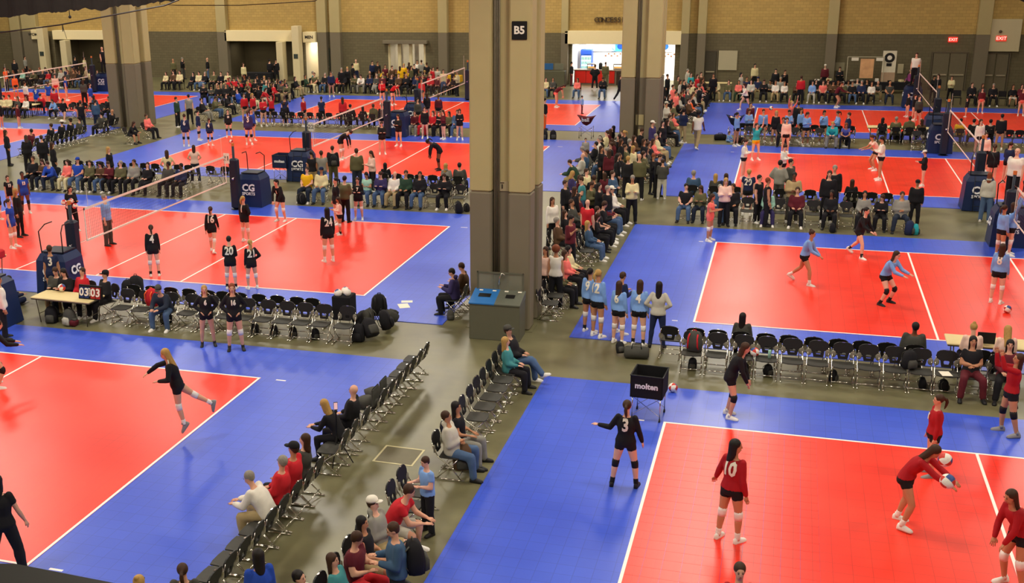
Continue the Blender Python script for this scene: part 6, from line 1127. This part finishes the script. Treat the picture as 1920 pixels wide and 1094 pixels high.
# third and fourth right courts
for u, vh, vf, rel, sp, lb, kw in ((1397, 262, 0, 80, 'w/k1/nt/o', 'person in white jersey with a ball at the third right court corner', {}), (1415, 238, 303, 30, 'T1/y1/nt/u', 'person in turquoise shirt and lime shorts reaching up', {}), (1476, 222, 0, 10, 'l/k1/nt/s', 'person in pale pink jersey facing the camera, third right court', {}), (1471, 272, 0, 70, 'w/k1/nb/o', 'person in white jersey at the third right court centre left', {}), (1648, 257, 341, -80, 'w/k1/ds/o', 'person in white jersey and black shorts, third right court', dict(sex='f')), (1640, 262, 322, -70, 'l1/k1/nt/y', 'person crouching behind the white jersey, third right court', {}), (1729, 283, 352, -80, 'k/k1/cw/o', 'person in black jersey and white headband, third right court', dict(sex='f')),
    (1866, 272, 0, 180, 'k/k1/nt/s', 'person in black jersey seen from behind near the right stand', {}), (1895, 268, 0, 150, 'n/k1/nt/o', 'person in navy jersey near the right stand', {}), (1850, 250, 0, 10, 'l/k1/nt/s', 'person in pale jersey behind the slanting net', {}), (1840, 225, 0, 30, 'w/k1/nl/s', 'person in white jersey beyond the slanting net', {}), (1880, 215, 0, 180, 'k/k1/ds/s', 'person in black beyond the slanting net', {}),
    (1700, 175, 222, -60, 'k/k1/dt/s', 'person in black jersey left of the far stand', {}), (1712, 178, 228, 60, 'k/k1/nt/s', 'second person in black jersey by the far stand', {}), (1725, 180, 0, 30, 'G/k1/nt/s', 'person in dark grey jersey by the far stand', {}), (1810, 184, 222, -80, 'k/k1/nt/s', 'person in black jersey on the farthest right court', {}), (1837, 165, 215, 10, 'm/q1/nl/s', 'person in maroon on the farthest right court, right part', {}), (1913, 165, 220, 10, 'm/q1/nl/s', 'person in maroon at the right edge of the farthest right court', {}),
    (1397, 162, 209, -60, 'w/k1/nt/r', 'person in white jersey running at the far right court corner', {}), (1485, 190, 0, 30, 'q/q1/lt/u', 'person in pink jersey with an arm raised, farthest right court', {}), (1498, 192, 0, 180, 'k/k/ns/s', 'person in black seen from behind on the farthest right court', {}), (1566, 165, 204, 80, 'm/k1/nt/y', 'person in maroon crouching on the farthest right court', {}), (1408, 193, 0, 20, 'm/s/nl/s', 'person in maroon and light blue at the farthest right court', {}),
    (1365, 240, 268, 40, 's/s/nt/F', 'person in light blue sitting on the floor beside black bags', {}),
    # along the wall
    (1704, 130, 178, -60, 'v/k/gs/w', 'person in violet top walking past the wall posters', dict(sex='f')), (1747, 142, 190, 30, 'k4/k/dt/o', 'person in black jacket standing at the far grey doors, left', {}), (1780, 143, 191, 0, 'c/k/ns/c', 'person in cream top standing at the far grey doors, right', dict(sex='f')), (1760, 140, 0, -30, 'k4/k/nl/s', 'person in black coat behind the far net', {}), (1548, 120, 0, 0, 'm/k/cw/s', 'person in maroon top and white cap by the wall pilaster', {}), (1575, 126, 0, 10, 'k4/k/ns/o', 'person in black jacket under the grey notice', {}), (1416, 120, 0, 20, 'c/k/ds/s', 'person in cream top standing at the wall, right of the pale panel', {}), (1390, 137, 0, 60, 'z/k/dx/s', 'person in light grey top at the end of the wall row', {}), (1503, 143, 0, 180, 'r4/k/ns/s', 'person in red checked jacket seen from behind by the wall', {}), (1455, 130, 0, 0, 'k/k/ds/s', 'person in black standing behind the wall row', {}), (1472, 132, 0, 30, 'k4/k/ns/p', 'person in black jacket holding a phone behind the wall row', {}),
    (324, 111, 0, 20, 'O/k/gz/s', 'person in olive standing at the wall, leftmost of three', {}), (341, 108, 0, 60, 'k/G/gs/p', 'person in black and grey standing at the wall, middle of three', {}), (388, 107, 0, -90, 'k4/j/gz/s', 'person in black jacket standing at the wall, rightmost of three', {}), (456, 119, 0, 30, 'c/k/nl/s', 'person in cream standing left of the black table cloth', {}), (505, 112, 0, 150, 'k/k/ds/s', 'person in black standing at the black clothed table', {}), (517, 112, 0, 10, 'k4/k/ds/p', 'person in black coat beside the cream wall pier', {}), (667, 109, 0, 30, 'c4/n/gz/s', 'person in cream jacket standing behind the far wall row', {}), (661, 120, 0, 100, 'k4/k/ds/s', 'person in black beside the cream jacket', {}), (698, 115, 0, 20, 'n4/k/ds/s', 'person in navy jacket behind the far wall row', {}), (640, 128, 0, 0, 'k4/k/gs/s', 'person in black coat left in the standing pair at the wall', {}), (651, 126, 0, 0, 'k4/k/ll/s', 'person in black coat right in the standing pair at the wall', {}), (790, 112, 0, 180, 'g/k/ns/s', 'person in grey top at the lobby entrance', {}), (782, 110, 0, 0, 'w/h/ns/s', 'person in white top at the lobby entrance', {}), (820, 126, 0, 170, 'z1/h/ns/s', 'person in light grey T-shirt before the right lobby pilaster', {}), (858, 133, 0, -80, 'c/k/gs/K', 'person in cream top by the yellow clothed table', dict(pose='hold')), (767, 118, 0, 150, 'k4/k/nl/s', 'person in black before the lobby glass, left', {}), (750, 125, 0, 150, 'y4/k/nl/s', 'person in yellow before the lobby', {}),
    (1072, 113, 0, 90, 'k/m/ds/s', 'person in black at the left end of the snack bar', {}), (1116, 122, 0, 180, 'k4/k/ns/h', 'person in black jacket ordering at the red counter', {}), (1136, 112, 0, 170, 'O4/O/ns/s', 'person in olive coat ordering at the red counter', {}), (1163, 140, 0, 90, 'k/k/ns/w', 'person in dark clothes walking past the snack bar', {}),
    (1290, 130, 0, 60, 'z2/k/gs/s', 'person in light grey hoodie behind the far right column', {}), (1296, 137, 0, 30, 'T/T/nl/s', 'person in turquoise standing behind the far right column', {}), (1308, 140, 0, 60, 'r4/k/nl/s', 'person in red jacket at the round table by the wall', {}), (1315, 136, 0, 30, 'B/k/ns/s', 'person in brown at the round table by the wall', {}), (1338, 139, 0, 0, 'k/k/ns/s', 'person in black at the round table by the wall', {}), (1262, 160, 0, 60, 'q/k/ns/s', 'person in coral shirt beside the middle pillar, far', {}), (1276, 150, 0, 80, 'z/k/nl/s', 'person in light grey right of the coral shirt', {}), (1243, 155, 0, 60, 'k/k/ds/s', 'person in black hugging the middle pillar edge', {}),
    # top left courts
    (14, 126, 175, 60, 'o1/k/ns/s', 'person in orange shirt at the top left edge', {}), (26, 140, 0, 20, 'o/k1/nl/s', 'person in orange and white at the end of the top left net', {}), (26, 112, 0, 10, 'k4/k/ns/s', 'person in black coat at the top left wall, left of two', {}), (46, 106, 0, 60, 'g/k/ns/s', 'person in grey at the top left wall, right of two', {}), (46, 154, 0, 120, 'w/m/ns/s', 'person in white top on the top left court', {}), (66, 160, 0, 170, 'b1/b1/nt/s', 'person in blue jersey number 9, top left court', dict(num='9')), (89, 154, 0, 175, 'b1/b1/nt/s', 'person in blue jersey, second from left, top left court', {}), (102, 140, 0, 0, 'l/r1/ns/s', 'person in pale pink sweatshirt, top left court', {}), (100, 166, 0, 175, 'r/r1/ns/s', 'person in red jersey, top left court', {}), (121, 143, 0, 80, 'b1/m1/nt/s', 'person in blue jersey number 7, top left court', {}), (168, 157, 0, 60, 'b/b1/nt/s', 'person in blue jersey right of the tall dark grey one', {}), (212, 160, 0, 60, 'b/k1/ns/s', 'person in blue hoodie left of the left pillar', {}), (220, 145, 0, 30, 'l/k1/nl/s', 'person in pale pink at the left pillar edge', {}), (219, 122, 0, 30, 'k4/k/gs/s', 'person in black jacket behind the left pillar edge', {}), (140, 106, 0, 20, 'k4/k/dp/s', 'person in black with curly hair at the top left wall', {}), (157, 105, 0, 60, 'c/k/dp/s', 'person in cream top with curly hair at the top left wall', {}), (160, 125, 0, 80, 'h/k/nl/i', 'person in khaki top with hand on hip near the top left stand', {}), (37, 195, 243, 70, 'm/m1/ns/s', 'person in maroon shorts at the edge of the left edge court', {}), (4, 190, 245, 60, 'k/k1/nl/s', 'person in black at the extreme left of the left edge court', {}), (10, 245, 0, 90, 'k/k/nl/s', 'person in black at the extreme left above the spectators', {})):
    kw = dict(kw); kw.setdefault('H', None if vf else 1.7); S(u, vh, vf, rel, sp, '', label=lb, **kw)
# near aisle extras: boy, backpack man, bottom edge heads, tripod and phone, coats
x, y = G(803, 1000); person(x, y, hd(x, y, -60), 'hold', top='s', bot='k', hair='nshort', sex='m', H=1.42, sleeve='short', hero=True, vox=.014, skin='d', label='small person in light blue T-shirt standing beside the near chairs in the aisle')
x, y = G(742, 986, 1.68); person(x, y, hd(x, y, -80), 'hold', top='S', bot='k', hair='nshort', sex='m', H=1.7, hero=True, vox=.015, fat=1.1, label='person in slate sweater with a black backpack at the bottom centre') 
a = math.radians(hd(x, y, -80)); backpack(x - math.cos(a) * .27, y - math.sin(a) * .27, a + math.pi / 2 + math.pi, 'k', 'big black backpack worn by the person in the slate sweater', z=.9, s=1.1)
x, y = G(483, 1036, 1.68); person(x, y, hd(x, y, -160), 'stand', top='b', bot='k', hair='dlong', hero=True, vox=.015, label='person in bright blue top near the bottom of the aisle')
for u, v, h_, rel, lb in ((343, 1058, 'ntail', 170, 'brown haired'), (265, 1080, 'lbun', 150, 'fair haired'), (568, 1078, 'dshort', 60, 'dark haired')):
    x, y = G(u, v, 1.27); person(x, y, hd(x, y, rel), 'lap', top='z' if v > 1060 else 'G', bot='k', hair=h_, hero=True, vox=.02, label='%s person whose head shows at the bottom edge' % lb); chair(x, y, hd(x, y, rel), 'black folding chair under the %s person at the bottom edge' % lb, 'chairs at the bottom edge')
x, y = G(868, 893); backpack(x, y, .4, 'B', 'large brown backpack on the floor beneath the man in the grey hoodie', s=1.1, tip=12)
x, y = G(930, 712); backpack(x, y, .6, 'G', 'dark grey bag on the floor by the person in teal', s=.8)
TB = G(634, 872)
r = empty('tripod', (TB[0], TB[1], 0), 0, 'black tripod holding a phone beside the person with long blond hair', 'tripod'); b = MB(); b.tube([(0, 0, .45), (0, 0, 1.12)], .014, 6); b.build('centre_pole', M_black, r)
for q in range(3): b = MB(); an = q * 2.1 + .5; b.tube([(0, 0, .62), (math.cos(an) * .3, math.sin(an) * .3, .01)], .012, 6); b.build('leg', M_black, r)
b = MB(); b.ball((0, 0, 1.13), .035, 8, 6); b.build('head', M_black, r); ph = empty('phone', (r.location.x, r.location.y, 1.16), .5, 'black phone clamped upright on the tripod', 'phone'); b = MB(); b.box((-.04, -.006, 0), (.04, .006, .16), .003); b.build('phone_body', M_black, ph); b = MB(); b.box((-.034, -.008, .012), (.034, -.006, .148)); b.build('screen', mat('phone_screen', '#c8a0a0', .2, emit=.8), ph)
for i, (dy_, lb) in enumerate(((0, 'dark coat draped over an empty chair beyond the bald man'), (-.56, 'second dark coat heaped on the next chair beyond the bald man'))):
    y_ = COLPOS['column facing the nearest left court'][6 - i]; b = MB(); b.loft([[V3((c_ * .26 + random.uniform(-.03, .03), s_ * .2 + random.uniform(-.03, .03), z_)) for c_, s_ in ((1, 0), (.7, .7), (0, 1), (-.7, .7), (-1, 0), (-.7, -.7), (0, -1), (.7, -.7))] for z_ in (.47, .54, .6)] + [[V3((c_ * .14, s_ * .12, .66)) for c_, s_ in ((1, 0), (.7, .7), (0, 1), (-.7, .7), (-1, 0), (-.7, -.7), (0, -1), (.7, -.7))]]); r = empty('coat', (-8.0, y_, 0), 0, lb, 'coat'); b.build('folded_cloth', cm('G', 'coat_cloth'), r, smooth=True); b = MB(); b.box((.16, -.2, .5), (.2, .2, .9), .015); b.build('hanging_cloth', cm('G', 'coat_cloth'), r)
# seated person left of the near pillar
x, y = -8.35, G(855, 590)[1]; chair(x, y, 180, 'occupied chair at the left foot of the near pillar', 'chairs by the near pillar'); chair(x + .1, y + .62, 180, 'second chair behind the left side of the near pillar', 'chairs by the near pillar')
person(x, y, 185, 'look', top='P', bot='k', hair='dshort', sex='m', hero=True, vox=.018, hood=True, label='person in purple hoodie seated hunched at the left foot of the pillar'); person(x + .1, y + .62, 185, 'look', top='B', bot='k', hair='nshort', sex='m', label='person in brown jacket seated behind the purple hoodie')
x, y = G(845, 600); backpack(x, y, .4, 'G', 'small grey bag on the floor by the feet of the purple hoodie', s=.6)
# bags in the middle distance
for i, (u, v, c_, s_, lb, kind) in enumerate(((1020, 262, 'k', 1.1, 'black backpack left of the maroon cart, nearest the pillar', 0), (1037, 261, 'k', 1.0, 'second black backpack left of the maroon cart', 0), (1350, 263, 'k', 1.0, 'black duffel bag on the strip by the third right court', 1), (1385, 268, 'k', .9, 'black duffel right of the person sitting on the floor', 1), (1704, 440, 'n', 1.05, 'navy backpack with mint bottle at the right end of the spectators', 0), (1716, 440, 'T', .8, 'small turquoise bag beside the navy backpack', 0), (1560, 436, 'k', .7, 'black bag on the floor before the dark haired spectator', 0), (860, 400, 'k', 1.0, 'black backpack on the floor at the left of the near pillar', 0), (875, 397, 'k', .7, 'small black bag next to the near pillar', 0), (566, 383, 'k', 1.0, 'black backpack at the feet of the yellow shirt', 0), (653, 236, 'k', 1.2, 'big black backpack on the strip before the far chairs', 0), (1583, 265, 'k', 1.1, 'black pack beside the person in turquoise hoodie', 0), (1530, 396, 'G', 1.0, 'grey pack on the chair beside the maroon sweater', 0), (1681, 262, 'k', 1.0, 'black bag on the strip between the right courts', 0))):
    x, y = G(u, v); (duffel(x, y, .2, c_, lb, s_) if kind else backpack(x, y, .3 * i, c_, lb, s=s_))
# tables in the distance
def cloth_table(u, v, w_, col, label):
    y = min(G(u, v)[1], 82.5); x = XU(u, y, .7); ftable(x, y, 0, w_, label, cloth=col)
cloth_table(1621, 158, 7.0, 'k', 'long merchandise table by the posters')
y = 82.5; x = XU(1621, y, .7)
for i in range(9):
    xx = x - 3 + i * .75; b = MB(); b.box((-.16, -.12, 0), (.16, .12, .1 + .05 * (i % 3)), .02); r = b.build('merchandise_pile', cm('wckzGwkcm'[i], 'goods'), None, (xx, y, .737), .3 * i, label='%s folded goods on the merchandise table, %s from left' % (COL['wckzGwkcm'[i]][0], ORD[i + 1]), cat='goods', group='goods on the merchandise table')
cloth_table(838, 158, 2.2, 'y', 'far table left of the near pillar'); cloth_table(484, 152, 2.4, 'k', 'tall far table before the MEN recess'); ftable(XU(1335, 80.5, .7), 80.5, 0, 2.6, 'cream table with seated group at the far wall'); ftable(XU(25, 62.3, .7), 62.25, 0, 3.6, 'long pale scoring table at the top left'); ftable(XU(1690, 61.9, .7), 61.9, 0, 3.2, 'long pale scoring table at the farthest right court'); ftable(XU(700, 61.9, .7), 61.95, 0, 1.6, 'small table at the farthest left court') 
# ================================================================== what is past the largest 300 of a kind: one joined object each
import numpy as np
bpy.context.view_layer.update()
def join_stuff(name, roots, label, cat):
    if not roots: return
    V = []; F = []; MI = []; mats = []; idx = {}; off = 0
    bpy.context.view_layer.update()
    for r in roots:
        for o in [r] + list(r.children):
            if o.type != 'MESH': continue
            me = o.data; n = len(me.vertices); co = np.empty(n * 3); me.vertices.foreach_get('co', co); co = co.reshape(-1, 3); M = np.array(o.matrix_world); co = co @ M[:3, :3].T + M[:3, 3]; V.append(co)
            sl = []
            for q in o.material_slots:
                if q.material.name not in idx: idx[q.material.name] = len(mats); mats.append(q.material)
                sl.append(idx[q.material.name])
            lt = np.empty(len(me.polygons), int); me.polygons.foreach_get('loop_total', lt); mi = np.empty(len(me.polygons), int); me.polygons.foreach_get('material_index', mi)
            vi = np.empty(len(me.loops), int); me.loops.foreach_get('vertex_index', vi); F.append((vi + off, lt)); MI.append(np.array(sl)[np.minimum(mi, len(sl) - 1)]); off += n
    co = np.concatenate(V); vi = np.concatenate([f[0] for f in F]); lt = np.concatenate([f[1] for f in F]); ls = np.concatenate([[0], np.cumsum(lt)[:-1]])
    me = bpy.data.meshes.new(name); me.vertices.add(len(co)); me.vertices.foreach_set('co', co.ravel()); me.loops.add(len(vi)); me.loops.foreach_set('vertex_index', vi)
    me.polygons.add(len(lt)); me.polygons.foreach_set('loop_start', ls); me.polygons.foreach_set('loop_total', lt)
    for q in mats: me.materials.append(q)
    me.polygons.foreach_set('material_index', np.concatenate(MI)); me.polygons.foreach_set('use_smooth', [True] * len(lt)); me.update(calc_edges=True)
    for r in roots:
        for c in list(r.children): bpy.data.objects.remove(c)
        bpy.data.objects.remove(r)
    put(name, me, label=label, cat=cat, kind='stuff')
allp = [o for o in C.objects if o.get('category') == 'person']
print('PERSONS', len(allp), 'CHAIRS', len([o for o in C.objects if o.get('category') == 'chair']), 'far', len(FARCH))
def seen(o):
    u, v = proj(o.location.x, o.location.y, 1); return -60 < u < 1980 and v < 1160
for o in [o for o in C.objects if not o.parent and o.get('category') in ('person', 'chair') and not seen(o)]:
    if 1:
        for c in list(o.children): bpy.data.objects.remove(c)
        bpy.data.objects.remove(o)
allp = sorted([o for o in C.objects if o.get('category') == 'person'], key=lambda o: math.hypot(o.location.x, o.location.y))
print('PERSONS in view', len(allp))
join_stuff('crowd', allp[310:], 'rest of the distant crowd along the far wall', 'crowd')
chs = sorted([o for o in C.objects if o.get('category') == 'chair'], key=lambda o: math.hypot(o.location.x, o.location.y))
print('CHAIRS in view', len(chs))
extra = chs[300:]
b = MB()
for x, y, a in FARCH + [(o.location.x, o.location.y, o.rotation_euler.z) for o in extra]:
    R_ = Matrix.Rotation(a, 3, 'Z')
    for a_, c_ in (((-.22, -.2, .43), (.22, .22, .46)), ((-.22, -.3, .5), (.22, -.26, .86)), ((-.23, .16, 0), (-.2, .19, .43)), ((.2, .16, 0), (.23, .19, .43)), ((-.23, -.24, 0), (-.2, -.21, .8)), ((.2, -.24, 0), (.23, -.21, .8))): b.box(a_, c_, rot=R_, org=(x, y, 0))
for o in extra:
    for c in list(o.children): bpy.data.objects.remove(c)
    bpy.data.objects.remove(o)
b.build('distant_chairs', M_shell, label='rest of the black folding chairs in the distant rows', cat='chairs', kind='stuff')
for o in C.objects:                                     # no label longer than sixteen words
    l = o.get('label')
    if l and len(l.split()) > 16: o['label'] = ' '.join(l.split()[:16])

for q in list(bpy.data.scenes):
    if q.name in ('workshop', 'letter_shop'): bpy.data.scenes.remove(q)

for q in list(bpy.data.scenes):
    if q.name in ('workshop', 'letter_shop'): bpy.data.scenes.remove(q)
